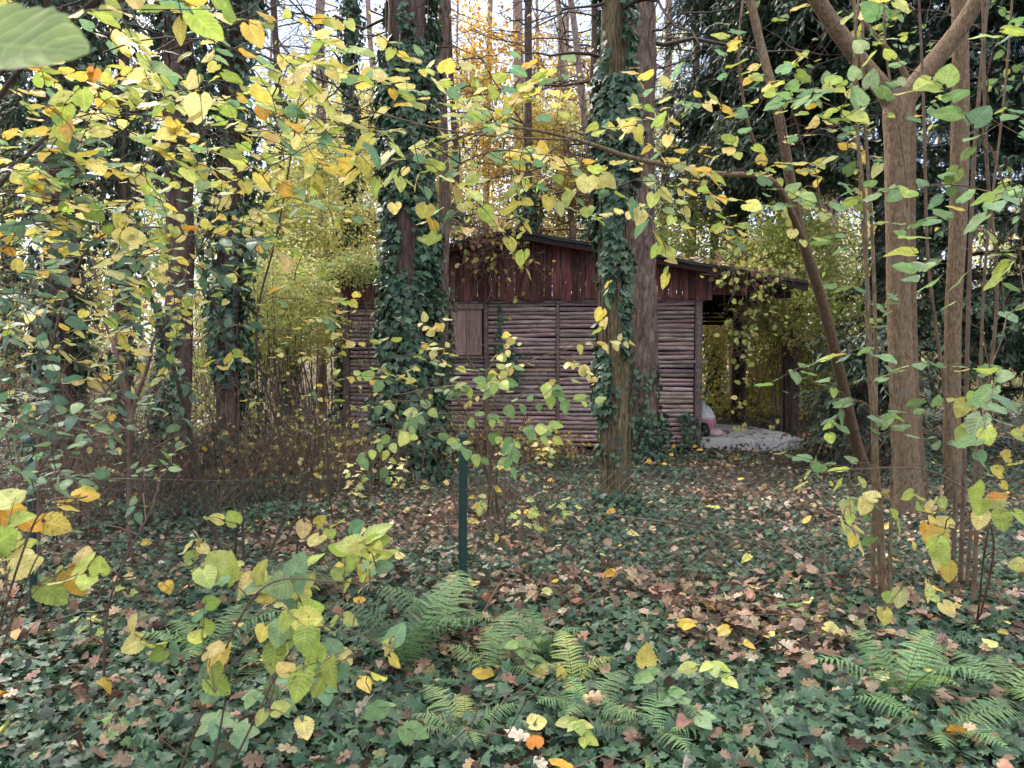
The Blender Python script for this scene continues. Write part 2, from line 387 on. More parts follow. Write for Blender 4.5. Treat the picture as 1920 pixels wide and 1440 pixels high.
M = {}
M['leaf'] = leaf_mat('hazel_leaf', .58, .45, 'blade', .75, .3)
M['leaf_bg'] = leaf_mat('distant_leaf', .6, .5, None, 0)
M['ivy'] = leaf_mat('ivy_leaf', .48, .12, 'palm', 0, .4, vein_gain=1.7)
M['litter'] = leaf_mat('fallen_leaf', .75, .12, 'blade', .3, .25, vein_gain=.8)
M['fern'] = leaf_mat('fern_frond', .55, .25, None, .3, .4)
M['yew'] = leaf_mat('yew_needles', .45, .1, None, 0, .5)
M['green'] = leaf_mat('bramble_leaf', .42, .35, 'blade', .2)
M['soil'] = solid_mat('forest_soil', [(.3, (.03, .022, .018)), (.5, (.075, .052, .04)), (.7, (.14, .10, .075))], ns=9., bump=.8, bdist=.03, rough=1)
M['furrow'] = solid_mat('furrowed_bark', [(.3, (.05, .038, .024)), (.5, (.17, .13, .072)), (.72, (.34, .28, .17))], (16, 16, 2.6), 3., bump=1., bdist=.03, blotch=(9, (.10, .11, .045), .55))
M['pine'] = solid_mat('pine_bark', [(.3, (.035, .024, .02)), (.5, (.14, .095, .076)), (.72, (.29, .21, .175))], (8, 8, 2.2), 2.6, bump=.9, bdist=.02)
M['darkbark'] = solid_mat('dark_bark', [(.3, (.032, .021, .019)), (.5, (.095, .061, .052)), (.72, (.18, .125, .105))], (7, 7, 1.6), 3., bump=.8, bdist=.02)
M['smooth'] = solid_mat('smooth_brown_bark', [(.30, (.085, .052, .030)), (.5, (.18, .118, .070)), (.72, (.31, .235, .165))], (9, 9, 3.2), 6., bump=.9, bdist=.012, rough=.8, blotch=(5, (.16, .15, .12), .60))
M['twig'] = solid_mat('brown_twig', [(.3, (.07, .045, .03)), (.6, (.17, .115, .08))], ns=14., bump=0)
M['twigdark'] = solid_mat('dark_twig', [(.3, (.03, .022, .020)), (.6, (.085, .06, .05))], ns=14., bump=0)
M['twigred'] = solid_mat('reddish_twig', [(.3, (.085, .052, .043)), (.6, (.20, .13, .105))], ns=8., bump=0)
M['palebark'] = solid_mat('pale_pink_bark', [(.3, (.20, .14, .125)), (.6, (.38, .28, .25))], (6, 6, 1.5), 4., bump=.4)
M['log'] = solid_mat('weathered_log', [(.28, (.16, .108, .102)), (.5, (.35, .255, .243)), (.72, (.55, .44, .43))], (1.0, 6, 6), 5., bump=.5, bdist=.012, use_col=True, rough=.8)
M['board'] = solid_mat('red_stained_board', [(.28, (.030, .010, .009)), (.5, (.10, .036, .031)), (.74, (.24, .115, .10))], (7, 7, .7), 4., bump=.5, bdist=.008, use_col=True, rough=.75)
M['shutter'] = solid_mat('faded_shutter_board', [(.28, (.15, .09, .08)), (.5, (.29, .19, .165)), (.74, (.42, .31, .27))], (8, 8, .8), 4., bump=.5, bdist=.006, use_col=True)
M['darkwood'] = solid_mat('dark_wood', [(.3, (.012, .007, .007)), (.7, (.05, .025, .024))], (2, 2, 8), 5.)
M['felt'] = solid_mat('roofing_felt', [(.3, (.02, .021, .021)), (.7, (.055, .056, .054))], ns=30., rough=.9)
M['slab'] = solid_mat('worn_concrete', [(.3, (.44, .42, .43)), (.7, (.68, .66, .68))], ns=5., rough=.9, bump=.06, blotch=(3., (.36, .31, .27), .62))
M['metal'] = solid_mat('green_coated_metal', [(.3, (.010, .040, .036)), (.7, (.022, .066, .058))], ns=9., rough=.4, bump=.1, spec=.5, blotch=(12, (.07, .08, .07), .62))
M['fungus'] = solid_mat('pale_bark', [(.3, (.4, .33, .25)), (.7, (.6, .52, .42))], ns=9.)
M['plastic'] = solid_mat('crumpled_plastic', [(.4, (.62, .60, .62)), (.6, (.78, .76, .78))], ns=5., rough=.3, bump=.5, spec=.5, use_col=True)
M['cloth'] = solid_mat('pink_cloth', [(.3, (.55, .34, .34)), (.7, (.72, .50, .49))], ns=9., rough=.9)
M['blackbag'] = solid_mat('black_bag', [(.3, (.008, .008, .008)), (.7, (.02, .02, .02))], ns=9., rough=.45)

# ------------------------------------------------------------------ ground
def build_ground():
    g = Geo()
    xs = np.concatenate([np.linspace(-400, -14, 12)[:-1], np.linspace(-14, 14, 181), np.linspace(14, 400, 12)[1:]])
    ys = np.concatenate([np.linspace(-120, -2, 6)[:-1], np.linspace(-2, 22, 161), np.linspace(22, 600, 14)[1:]])
    X, Y = np.meshgrid(xs, ys); Z = gz(X, Y)
    V = np.stack([X, Y, Z], -1).reshape(-1, 3); i = np.arange(len(V)).reshape(X.shape)
    g.add(V, np.stack([i[:-1, :-1], i[:-1, 1:], i[1:, 1:], i[1:, :-1]], -1).reshape(-1, 4))
    o = g.build('ground', M['soil']); tag(o, 'brown forest floor soil under the ivy and fallen leaves', 'ground', kind='structure')
build_ground()

# cabin frame: local u (along the front, left to right), w (back), z
CL = np.array([-2.68, 11.9]); CR = np.array([2.85, 11.1]); CU = (CR-CL)/np.linalg.norm(CR-CL); CW = np.array([-CU[1], CU[0]]); CA = math.atan2(CU[1], CU[0]); CLEN = float(np.linalg.norm(CR-CL))
def cw(u, w_, z): return np.array([*(CL+CU*u+CW*w_), z])
def in_cabin(x, y):
    d = np.stack([x-CL[0], y-CL[1]], -1); u = d@CU; v = d@CW
    return ((u > -.1) & (u < CLEN+.05) & (v > -.03) & (v < 5)) | ((u > CLEN-.1) & (u < 7.0) & (v > .15) & (v < 3.6))
TRUNKS = [(-1.27, 8.85, .3), (.97, 7.15, .2), (1.75, 10.2, .3)]

def scatter(dens, d0, d1, n, margin=1.2):
    y = np.sqrt(rng.uniform(d0**2, d1**2, n)); x = rng.uniform(-1, 1, n)*(.70*y+margin)
    keep = (rng.random(n) < dens(x, y)) & ~in_cabin(x, y); return x[keep], y[keep]
def ivy_mask(x, y):
    m = fbm(np.stack([x*.75, y*.75, x*0], -1), 40, 3)          # 0..~.9
    px = 960+1400*x/y
    base = np.where(y < 5.6, .66, np.where(px > 1150, .50, .45)); base = np.where((y < 3.6) & (px < 560), .46, base)
    return np.clip((m-.47+base*.55)*4.0, .03, 1)
def build_ground_ivy():
    g = Geo()
    for (d0, d1, n, T, s0, s1, hh) in ((1.9, 4.6, 25000, IVY, .032, .074, .09), (4.6, 7.5, 30000, IVYL, .032, .060, .09), (7.5, 13.5, 36000, IVYS, .04, .07, .12), (13.5, 24, 9000, IVYS, .09, .15, .12)):
        x, y = scatter(ivy_mask, d0, d1, n); k = len(x); z = gz(x, y)+rng.uniform(.015, hh, k)*(.4+.9*vnoise(np.stack([x*1.7, y*1.7, x*0], -1), 70)+5.*np.clip(vnoise(np.stack([x*1.1, y*1.1, x*0], -1), 71)-.45, 0, 1)*np.clip(y-5.2, 0, 1)*np.clip((-.9-x)*2, 0, 1)*np.clip(12-y, 0, 1))
        fw = rdir(k, -.15, .35); up = nrm(np.array([0, -.25, 1.])+rng.normal(0, .38, (k, 3)))
        leaves(g, T, np.stack([x, y, z], 1), fw, up, rng.uniform(s0, s1, k), pick('ivy', k, .18), .08, .05)
    o = g.build('ground_ivy', M['ivy']); tag(o, 'dark green ivy carpet covering the forest floor', 'ground ivy', kind='stuff')
    s = Geo(); x, y = scatter(ivy_mask, 2, 7, 900); k = len(x); S = np.stack([x, y, gz(x, y)+.03], 1)
    tubes(s, curves(S, rdir(k, 0, .15), rng.uniform(.2, .6, k), 6, .4, 0, .04), .0022, 3)
    x, y = scatter(lambda a, b: a*0+.8, 2.2, 10, 700); k = len(x); S = np.stack([x, y, gz(x, y)+.05], 1)
    tubes(s, curves(S, rdir(k, .10, .25), rng.uniform(.2, .9, k), 6, .3, 0, .04), .0025, 3)
    tag(s.build('ground_twigs', M['twig']), 'thin dry twigs and runners lying in the ivy and leaf litter', 'twigs', kind='stuff')
build_ground_ivy()
def build_litter():
    g = Geo(); g2 = Geo()
    lm = lambda x, y: np.clip(1.1-.82*ivy_mask(x, y), .16, 1)*np.clip(1.6*fbm(np.stack([x*1.6, y*1.6, x*0], -1), 61, 3)-.1, .15, 1)
    for (d0, d1, n, T, s0, s1) in ((1.9, 5.0, 9500, OAK, .05, .12), (1.9, 5.0, 5200, HAZM, .035, .075), (5, 8, 17000, HAZL, .03, .068), (8, 14, 25000, IVYS, .04, .075), (14, 26, 9000, IVYS, .12, .2)):
        x, y = scatter(lm, d0, d1, n); k = len(x); z = gz(x, y)+rng.uniform(.02, .115, k)
        fw = rdir(k, 0, .3); up = nrm(np.array([0, 0, 1.])+rng.normal(0, .45, (k, 3)))
        leaves(g, T, np.stack([x, y, z], 1), fw, up, rng.uniform(s0, s1, k), pick('lit', k, .16), .25, .25, .3)
    for (d0, d1, n, T) in ((2, 5, 110, HAZ), (5, 12, 260, HAZL)):
        x, y = scatter(lambda a, b: .8+0*a, d0, d1, n); k = len(x); z = gz(x, y)+rng.uniform(.08, .14, k)
        leaves(g, T, np.stack([x, y, z], 1), rdir(k, 0, .3), nrm(np.array([0, -.3, 1.])+rng.normal(0, .4, (k, 3))), rng.uniform(.06, .10, k), pick({'yel': 2, 'pale': 1, 'org': 2}, k), .15, .2, .2)
    tag(g.build('leaf_litter', M['litter']), 'brown and yellow fallen leaves scattered over the forest floor', 'fallen leaves', kind='stuff')
build_litter()

# ------------------------------------------------------------------ cabin
def build_cabin():
    root = empty('log_cabin', cw(0, 0, 0), 'small dark red log cabin with low gable roof and open porch on its right', 'cabin')
    WT = 2.31
    def lbox(g, u0, u1, w0, w1, z0, z1, C=(1, 1, 1), jit=0):
        c = cw((u0+u1)/2, (w0+w1)/2, (z0+z1)/2); box(g, c, (u1-u0, w1-w0, z1-z0), CA, C, jit)
    def uat(px, y0):  # u on front wall at pixel column
        a = (px-960)/FPX   # x = a*y(approx depth)
        # solve (CL+CU*u): x = a*y
        return (a*CL[1]-CL[0])/(CU[0]-a*CU[1])
    u_w0, u_w1, u_m, u_c = uat(846, 0), uat(904, 0), uat(1045, 0), CLEN-.09
    g = Geo(); lbox(g, .03, CLEN-.03, .09, .15, .02, WT); lbox(g, .03, .10, .15, 4.2, .02, WT); lbox(g, CLEN-.10, CLEN-.03, .15, 4.2, .02, WT); lbox(g, .03, CLEN-.03, 4.2, 4.28, .02, WT+.3)
    g.build('wall', M['darkwood'], root, False)
    # log siding panels of real round logs
    zt = np.arange(.07, WT-.06, .067)
    def logs(u0, u1, zlo=0, zhi=9):
        gg = Geo(); K = 26; Pn = []; R = []; Cc = []
        for z in zt:
            if z < zlo or z > zhi: continue
            t = np.linspace(0, 1, K); ph = rng.uniform(0, 50)
            wz = (vnoise(np.stack([t*(u1-u0)*2.2+ph, t*0, t*0], 1), 5)-.5)*.018
            rr = .0325*(1+(vnoise(np.stack([t*(u1-u0)*4+ph, t*0+3, t*0], 1), 6)-.5)*.30)*rng.uniform(.92, 1.06)
            sl_ = rng.normal(0, .006)
            Pn.append(np.array([cw(u0+(u1-u0)*a, .062+rng.normal(0, .004), z+b+(ph % 1-.5)*.010+sl_*(a-.5)) for a, b in zip(t, wz)])); R.append(rr*rng.uniform(.88, 1.10))
            Cc.append(np.array([1, 1, 1])*rng.uniform(.62, 1.28)*(1+rng.normal(0, .05, 3)))
        tubes(gg, np.array(Pn), np.array(R), 10, np.array(Cc)); return gg
    logs(.09, u_w0-.10).build('log_siding', M['log'], root)
    logs(u_w0-.10, u_w1+.09, 0, 1.38).build('log_siding', M['log'], root)
    logs(u_w1+.09, u_m-.03).build('log_siding', M['log'], root)
    logs(u_m+.03, u_c-.05).build('log_siding', M['log'], root)
    for u, wd, dep in ((.03, .11, .12), (u_w1+.055, .075, .07), (u_m, .06, .06), (u_c+.01, .12, .16)):
        gg = Geo(); trunk(gg, [(*cw(u, .02, .0), wd*.5), (*cw(u+.005, .015, 1.2), wd*.48), (*cw(u, .02, WT), wd*.5)], 8, 30, .02, .04, 30, seed=int(u*10)); gg.build('post', M['log' if u > 5 or u < 1 else 'log'], root)
        o = bpy.context.scene.objects[-1]
    g = Geo(); lbox(g, 0, CLEN, -.015, .05, WT-.07, WT+.02, (.75, .72, .72)); g.build('top_rail', M['log'], root, False)
    g = Geo(); lbox(g, u_c-.32, u_c+.14, -.03, .0, 1.33, 1.37, (.8, .8, .8)); g.build('batten', M['log'], root, False)
    # gable, boards of varying width following the roof slope
    UP, ZP, UE, ZE, UL, ZL = 2.75, 3.28, 6.98, 2.45, -.22, 2.66
    def roofz(u): return ZP-(ZP-ZL)*(UP-u)/(UP-UL) if u < UP else ZP-(ZP-ZE)*(u-UP)/(UE-UP)
    g = Geo(); u = .0
    while u < 6.25:
        wd = rng.uniform(.075, .135); u1 = min(u+wd, 6.26); zb = WT-.03+rng.uniform(-.03, .025)
        if u > CLEN: zb = WT+.02+rng.uniform(-.01, .01)
        w0 = -.055 - rng.uniform(0, .014); v = []
        for ww in (w0, w0+.022):
            v += [cw(u+.003, ww, zb), cw(u1-.003, ww, zb+rng.uniform(-.012, .012)), cw(u1-.003, ww, roofz(u1)-.03), cw(u+.003, ww, roofz(u)-.03)]
        cc = np.array([1, 1, 1])*rng.uniform(.6, 1.6)*(1+rng.normal(0, .05, 3))
        g.add(v, [[0, 1, 2, 3], [7, 6, 5, 4], [0, 4, 5, 1], [1, 5, 6, 2], [2, 6, 7, 3], [3, 7, 4, 0]], cc); u = u1
    g.build('gable_boards', M['board'], root, False)
    # roof: two felt slopes with thickness, overhanging front
    g = Geo()
    for (ua, za, ub, zb) in ((UL, ZL, UP, ZP), (UP, ZP, UE, ZE)):
        n = 14; us = np.linspace(ua, ub, n); V = []
        for k, uu in enumerate(us):
            zz = za+(zb-za)*k/(n-1) + .012*math.sin(k*2.1)
            for ww in (-.32, 4.5):
                V += [cw(uu, ww, zz+.045), cw(uu, ww, zz)]
        F = []
        for k in range(n-1):
            a = k*4; b = a+4
            F += [[a, a+2, b+2, b], [a+1, b+1, b+3, a+3], [a, b, b+1, a+1], [a+2, a+3, b+3, b+2]]
        F += [[0, 1, 3, 2], [4*n-4, 4*n-2, 4*n-1, 4*n-3]]
        g.add(V, F)
    g.build('roof', M['felt'], root, False)
    g = Geo()
    for (ua, za, ub, zb) in ((UL, ZL, UP, ZP), (UP, ZP, UE, ZE)):
        V = []
        for (uu, zz) in ((ua, za), (ub, zb)):
            for ww in (-.30, -.27): V += [cw(uu, ww, zz-.003), cw(uu, ww, zz-.085)]
        g.add(V, [[0, 1, 5, 4], [2, 6, 7, 3], [1, 3, 7, 5], [0, 4, 6, 2], [0, 2, 3, 1], [4, 5, 7, 6]])
    g.build('barge_board', M['darkwood'], root, False)
    # porch: rafters, beams, back screen of slats, eave post
    for k in range(4):
        g = Geo(); ww = .3+1.2*k; lbox(g, CLEN, UE-.1, ww, ww+.08, 2.30, 2.40); g.build('porch_beam', M['darkwood'], root, False)
    g = Geo()
    for k in range(9): lbox(g, CLEN-.02, 6.35, 2.95+.01*(k % 2), 3.0+.01*(k % 2), 1.97+k*.075, 2.035+k*.075)
    g.build('porch_screen', M['darkwood'], root, False)
    g = Geo()
    V = [cw(6.28, 3.0, 1.96), cw(7.25, 3.0, 2.30), cw(7.25, 3.0, 2.5), cw(6.28, 3.0, 2.6), cw(6.28, 3.05, 1.96), cw(7.25, 3.05, 2.30), cw(7.25, 3.05, 2.5), cw(6.28, 3.05, 2.6)]
    g.add(V, [[0, 1, 2, 3], [7, 6, 5, 4], [0, 4, 5, 1], [1, 5, 6, 2], [2, 6, 7, 3], [3, 7, 4, 0]]); g.build('brace_panel', M['darkwood'], root, False)
    g = Geo(); n = 20
    # slab with rounded far right corner
    ol = [(CLEN-.02, .35), (6.9, .42), (7.15, .7), (7.05, 1.5), (6.6, 2.5), (CLEN-.02, 2.9)]
    V = [cw(u_, w_, .15) for u_, w_ in ol]+[cw(u_, w_, -.02) for u_, w_ in ol]; m_ = len(ol)
    g.add(V, [[0, 1, 2, 3], [0, 3, 4, 5]]+[[i, (i+m_), (i+1) % m_+m_, (i+1) % m_] for i in range(m_)])
    g.build('porch_floor', M['slab'], root, False)
    # window shutter with frame
    z0, z1 = 1.44, 2.17
    win = Geo(); lbox(win, u_w0-.085, u_w1+.02, -.0, .055, z0-.05, z1+.06, (.35, .3, .3)); wo = win.build('shuttered_window', M['board'], root, False)
    for k in range(2):
        gg = Geo(); ua = u_w0+(u_w1-u_w0)*k/2; lbox(gg, ua+.004, ua+(u_w1-u_w0)/2-.004, -.022, .0, z0, z1, (1.1-.15*k,)*3); s = gg.build('shutter_board', M['shutter'], root, False); reparent(s, wo)
    gg = Geo(); lbox(gg, u_w0-.09, u_w1+.03, -.045, -.024, z1-.02, z1+.06, (.8,)*3); reparent(gg.build('frame', M['shutter'], root, False), wo)
    gg = Geo(); lbox(gg, u_w0-.10, u_w1+.03, -.06, -.024, z0-.05, z0-.015, (.7,)*3); reparent(gg.build('sill', M['shutter'], root, False), wo)
    gg = Geo(); lbox(gg, u_w0-.09, u_w0-.01, -.04, -.024, z0, z1-.02, (.75,)*3); reparent(gg.build('frame', M['shutter'], root, False), wo)
def reparent(o, p): o.parent = p        # both share the root's origin; p itself sits at the root
build_cabin()

def build_bags():
    def blob(g, c, s, k, C, seed, top=None):
        n, m_ = 22, 16; V = []; Cc = []
        for i in range(m_+1):
            ph = pi*i/m_
            for j in range(n):
                th = 2*pi*j/n; d = np.array([math.sin(ph)*math.cos(th), math.sin(ph)*math.sin(th), math.cos(ph)]); V.append(d)
        V = np.array(V); r = 1+k*(fbm(V*2.3+seed, seed)-.45)+k*.5*(vnoise(V*7, seed)-.5)
        z = V[:, 2:3]; W_ = V*r[:, None]
        if top: W_[:, :2] *= np.where(z > .2, 1-top*(z-.2), 1); 
        W_ = W_*np.array(s); W_[:, 2] = np.maximum(W_[:, 2], -s[2]*.8); V3 = W_+np.array(c)
        if callable(C): Cc = C(z[:, 0])
        else: Cc = np.tile(C, (len(V), 1))
        idx = np.arange(len(V)).reshape(m_+1, n); a = idx[:-1]; b = np.roll(a, -1, 1); cc = idx[1:]; d = np.roll(cc, -1, 1)
        g.add(V3, np.stack([a, cc, d, b], -1).reshape(-1, 4), Cc)
    u0 = CLEN+.10
    g = Geo(); c = cw(u0+.02, 1.1, .39); blob(g, c, (.20, .2, .27), .5, lambda z: np.where((z > .05)[:, None], np.array([1, 1.02, 1.03]), np.array([.95, .42, .50])), 3, .85)
    tag(g.build('plastic_bag', M['plastic'], origin=c), 'crumpled clear and pink plastic bag leaning behind the cabin corner post', 'bag')
    g = Geo(); c = cw(u0+.17, .75, .205); blob(g, c, (.13, .1, .065), .3, (1, 1, 1), 8)
    tag(g.build('cushion', M['cloth'], origin=c), 'small pale pink cushion lying flat on the porch slab', 'cushion')
    g = Geo(); c = cw(u0-.01, .70, .25); blob(g, c, (.09, .1, .115), .5, (1, 1, 1), 5)
    tag(g.build('black_bag', M['blackbag'], origin=c), 'black bag beside the pink cushion at the cabin corner', 'bag')
build_bags()

# ------------------------------------------------------------------ fence
def build_fence():
    c0 = G(867, 1132); c0 = np.array([-.31, 4.64, 0.]) if False else c0
    A = np.array([-910*4.35/1400, 4.35, 0]); B = c0; Cc = c0+np.array([2.5, .35, 0]); D = Cc+np.array([2.5, .35, 0]); Z = A-np.array([2.5, -.1, 0])
    root = empty('wire_fence', B, 'low green chain link fence with round green posts in front of the cabin', 'fence')
    for k, p in enumerate((Z, A, B, D)):
        g = Geo(); r = .027; n = 14
        zz = [float(gz(p[0], p[1]))-.1, 1.04]
        t = np.array([[[p[0], p[1], zz[0]], [p[0]+.004, p[1], .5], [p[0]+.008, p[1], zz[1]]]]); tubes(g, t, r, 14)
        o = g.build('post', M['metal'], root)
        g = Geo(); tubes(g, np.array([[[p[0]+.008, p[1], 1.035], [p[0]+.008, p[1], 1.055], [p[0]+.008, p[1], 1.066]]]), np.array([[.031, .031, .012]]), 14); q = g.build('cap', M['metal'], root); q.parent = o; q.matrix_parent_inverse.identity()
        if k == 2:
            for zz in (.25, .5, .62, .80, .9):
                g = Geo(); th = np.linspace(0, 2*pi, 13); ring = np.stack([p[0]+.005+.029*np.cos(th), p[1]+.029*np.sin(th), zz+0*th+.004*np.cos(th)], 1)[None]; tubes(g, ring, .0022, 4); q = g.build('wire_tie', M['metal'], root); q.parent = o
    g = Geo(); gm = Geo()
    for a, b in ((Z, A), (A, B), (B, D)):
        a = a+np.array([0, -.026, 0]); b = b+np.array([0, -.026, 0])
        L_ = np.linalg.norm(b-a); t = np.linspace(0, 1, 24)
        for z, sag in ((.83, .035), (.45, .02), (.10, .02)):
            pts = a[None]*(1-t[:, None])+b[None]*t[:, None]; pts[:, 2] = z-sag*np.sin(pi*t)+(vnoise(np.stack([t*9, t*0, t*0+z*7], 1), 3)-.5)*.012
            tubes(g, pts[None], .0016, 4)
        nn = int(L_/.065); H = .74; m_ = int(H/.065)+1
        for s in (-1, 1):
            i = np.arange(-m_ if s > 0 else 0, nn if s > 0 else nn+m_); Pn = []
            tt = np.linspace(0, 1, 9)
            for k in i:
                x = (k + s*tt*m_)*.065/L_; ok = (x >= 0) & (x <= 1)
                if ok.sum() < 2: continue
                lo, hi = max(0, x[ok].min()-.0), min(1, x[ok].max())
                x2 = np.linspace(lo, hi, 9) if s > 0 else np.linspace(hi, lo, 9); z2 = .09+H*((x2*L_/.065-k)*s/m_)
                q = a[None]*(1-x2[:, None])+b[None]*x2[:, None]; q[:, 2] = z2-.03*np.sin(pi*x2)*(z2/.83)
                q += np.array([0, .018, 0])*(vnoise(np.stack([x2*L_*1.5, z2*2, 0*x2], 1), 8)-.5)[:, None]; Pn.append(q)
            tubes(gm, np.array(Pn), .0013, 3)
    g.build('line_wire', M['metal'], root); gm.build('wire_mesh', M['metal'], root)
build_fence()

# ------------------------------------------------------------------ ivy on a trunk
def ivy_on(g, gs, path, rad_, z0, z1, n, size, spread=.14, T=IVY, seed=0, gaps=.3, pal='ivy', arc=None, bulge=None):
    """path (K,3) centre line, rad_ (K,) radii; leaves hang over the surface"""
    z = rng.uniform(z0, z1, n*2); th = rng.uniform(0, 2*pi, n*2)
    if arc is not None: th = rng.uniform(arc[0], arc[1], n*2)
    m = fbm(np.stack([np.cos(th)*1.3+seed, np.sin(th)*1.3, z*1.1], 1), 31+seed, 3)
    keep = m > gaps; z = z[keep][:n]; th = th[keep][:n]; m = m[keep][:n]; k = len(z)
    cx = np.interp(z, path[:, 2], path[:, 0]); cy = np.interp(z, path[:, 2], path[:, 1]); r = np.interp(z, path[:, 2], rad_)
    sp = spread*(.25+1.5*np.clip(m-gaps, 0, .5)*2)
    if bulge is not None: sp = sp*bulge(z)
    R = r+.01+sp*rng.random(k)**.7
    o = np.stack([np.cos(th), np.sin(th), 0*th], 1); pos = np.stack([cx, cy, z], 1)+o*R[:, None]
    fw = nrm(np.array([0, 0, -1.])+o*.35+rng.normal(0, .45, (k, 3))); up = nrm(o+np.array([0, 0, .5])+rng.normal(0, .35, (k, 3)))
    leaves(g, T, pos, fw, up, rng.uniform(size*.6, size*1.2, k), pick(pal, k, .2), .1, .05)
    if gs is not None:
        mS = max(6, k//350); K = 24
        for j in range(mS):
            t0 = rng.uniform(0, 2*pi) if arc is None else rng.uniform(*arc)
            zz = np.linspace(z0, min(z1, z0+rng.uniform(.5, 1)*(z1-z0)), K); tt = t0+.5*np.cumsum(rng.normal(0, .25, K))/3
            rr = np.interp(zz, path[:, 2], rad_)+.012
            q = np.stack([np.interp(zz, path[:, 2], path[:, 0])+np.cos(tt)*rr, np.interp(zz, path[:, 2], path[:, 1])+np.sin(tt)*rr, zz], 1)
            tubes(gs, q[None], rng.uniform(.005, .013), 5)

def dead_branches(g, path, r, z0, z1, n, L0, L1, k=5, rr=.012, droop=.2, sub=5, back=None):
    """bare side branches with twigs all round a trunk"""
    z = rng.uniform(z0, z1, n); S = np.stack([np.interp(z, path[:, 2], path[:, 0]), np.interp(z, path[:, 2], path[:, 1]), z], 1)
    D = rdir(n, .15, .25)
    L_ = rng.uniform(L0, L1, n); C = curves(S, D, L_, 8, .25, droop, .02); tubes(g, C, np.linspace(rr, rr*.25, 8)[None]*rng.uniform(.6, 1.3, (n, 1)), 4)
    if sub:
        i = rng.integers(2, 8, (n, sub)); S2 = C[np.arange(n)[:, None], i].reshape(-1, 3); D2 = nrm(np.repeat(D, sub, 0)*.5+rdir(n*sub, 0, .8)); l2 = np.repeat(L_, sub)*rng.uniform(.2, .5, n*sub)
        C2 = curves(S2, D2, l2, 5, .4, droop, .03); tubes(g, C2, np.linspace(rr*.3, rr*.12, 5)[None], 3)
        i = rng.integers(1, 5, (len(S2), 3)); S3 = C2[np.arange(len(S2))[:, None], i].reshape(-1, 3); D3 = nrm(np.repeat(D2, 3, 0)*.5+rdir(len(S3), 0, .9))
        tubes(g, curves(S3, D3, np.repeat(l2, 3)*rng.uniform(.2, .5, len(S3)), 4, .4, droop, .03), rr*.10, 3)
    return C

def ivy_tree(name, label, cat, base, top, r0, r1, bark, ivyspec, lod=IVY, sides=28, n=160, furrow=.09, fs=16, rough=.02, branches=None, flare=1.35, group=None, wob=.05, mid=None, fol=None, seed=1):
    b = np.array(base, float); t = np.array(top, float); root = empty(name, (b[0], b[1], 0), label, cat, group)
    g = Geo(); pts = [(b[0], b[1], -.08, r0*flare), (*(b*.97+t*.03)[:3], r0*1.06)]
    if mid is not None: pts += [tuple(q) for q in mid]
    else: pts += [(*(b*.6+t*.4), r0*.9+r1*.1)]
    pts += [(*t, r1)]
    pts[0] = (b[0], b[1], -.08, r0*flare)
    c, r = trunk(g, pts, sides, n, rough, furrow, fs, wob, seed); g.build('trunk', M[bark], root)
    if ivyspec:
        gi = Geo(); gs = Geo()
        for sp in ivyspec: ivy_on(gi, gs, c, r, T=sp.pop('T', lod), seed=seed, **sp)
        gi.build('ivy', M['ivy'], root); gs.build('ivy_runners', M['twig'], root)
    if branches:
        gb = Geo(); C = dead_branches(gb, c, r, **branches); gb.build('bare_twigs', M['twigdark'], root)
        if fol:
            gf = Geo(); nn = fol['n']; S = C.reshape(-1, 3); i = rng.integers(0, len(S), nn); pos = S[i]+rng.normal(0, fol.get('sp', .25), (nn, 3))
            leaves(gf, DIA, pos, rdir(nn, -.3), rdir(nn, .6), rng.uniform(.7, 1.3, nn)*fol['s'], pick(fol['pal'], nn, .15)); gf.build('foliage', M['leaf_bg'], root)
    return root, c, r

# large ivy covered trunk left of the window
ivy_tree('ivy_clad_tree', 'thick tree trunk wrapped in dark ivy standing left of the cabin window', 'tree',
         (-1.27, 8.85, 0), (-1.15, 8.9, 9.5), .24, .21, 'darkbark',
         [dict(z0=.9, z1=3.9, n=3600, size=.085, spread=.20, gaps=.36), dict(z0=3.9, z1=7.2, n=3200, size=.085, spread=.22, gaps=.38),
          dict(z0=0, z1=1.0, n=1500, size=.08, spread=.34, gaps=.2)], fs=14, branches=dict(z0=4.2, z1=9, n=16, L0=.8, L1=2.2, rr=.02), seed=2)
# greenish furrowed trunk right of centre, ivy in its upper half
ivy_tree('furrowed_tree', 'greenish brown furrowed trunk with bare lower half and ivy above standing nearest the cabin middle', 'tree',
         (1.00, 7.15, 0), (.95, 7.2, 8.5), .136, .115, 'furrow',
         [dict(z0=.95, z1=3.5, n=1400, size=.07, spread=.11, gaps=.45, arc=(1.9, 4.3)), dict(z0=2.3, z1=6, n=2300, size=.08, spread=.17, gaps=.42),
          dict(z0=1.5, z1=3.2, n=600, size=.075, spread=.09, gaps=.43, arc=(3.8, 6.3)), dict(z0=.3, z1=1.3, n=110, size=.06, spread=.05, gaps=.5), dict(z0=0, z1=.22, n=200, size=.07, spread=.12, gaps=.2)], sides=72, n=380, furrow=.13, fs=26, rough=.025, wob=.03,
         branches=dict(z0=3.8, z1=8, n=12, L0=.8, L1=2.4, rr=.02), seed=5)
# pine behind it
ivy_tree('scots_pine', 'broad flaky pine trunk just behind the furrowed trunk with an ivy mound at its foot', 'tree',
         (1.80, 10.3, 0), (1.70, 10.4, 12), .20, .14, 'pine',
         [dict(z0=0, z1=.65, n=1000, size=.065, spread=.27, gaps=.2, bulge=lambda z: np.clip(1.6-z*1.9, .2, 2)), dict(z0=.6, z1=1.4, n=160, size=.07, spread=.08, gaps=.5)],
         sides=64, n=300, furrow=.15, fs=15, rough=.03, flare=1.5, branches=dict(z0=5.5, z1=11, n=26, L0=1, L1=3, rr=.03), seed=8)
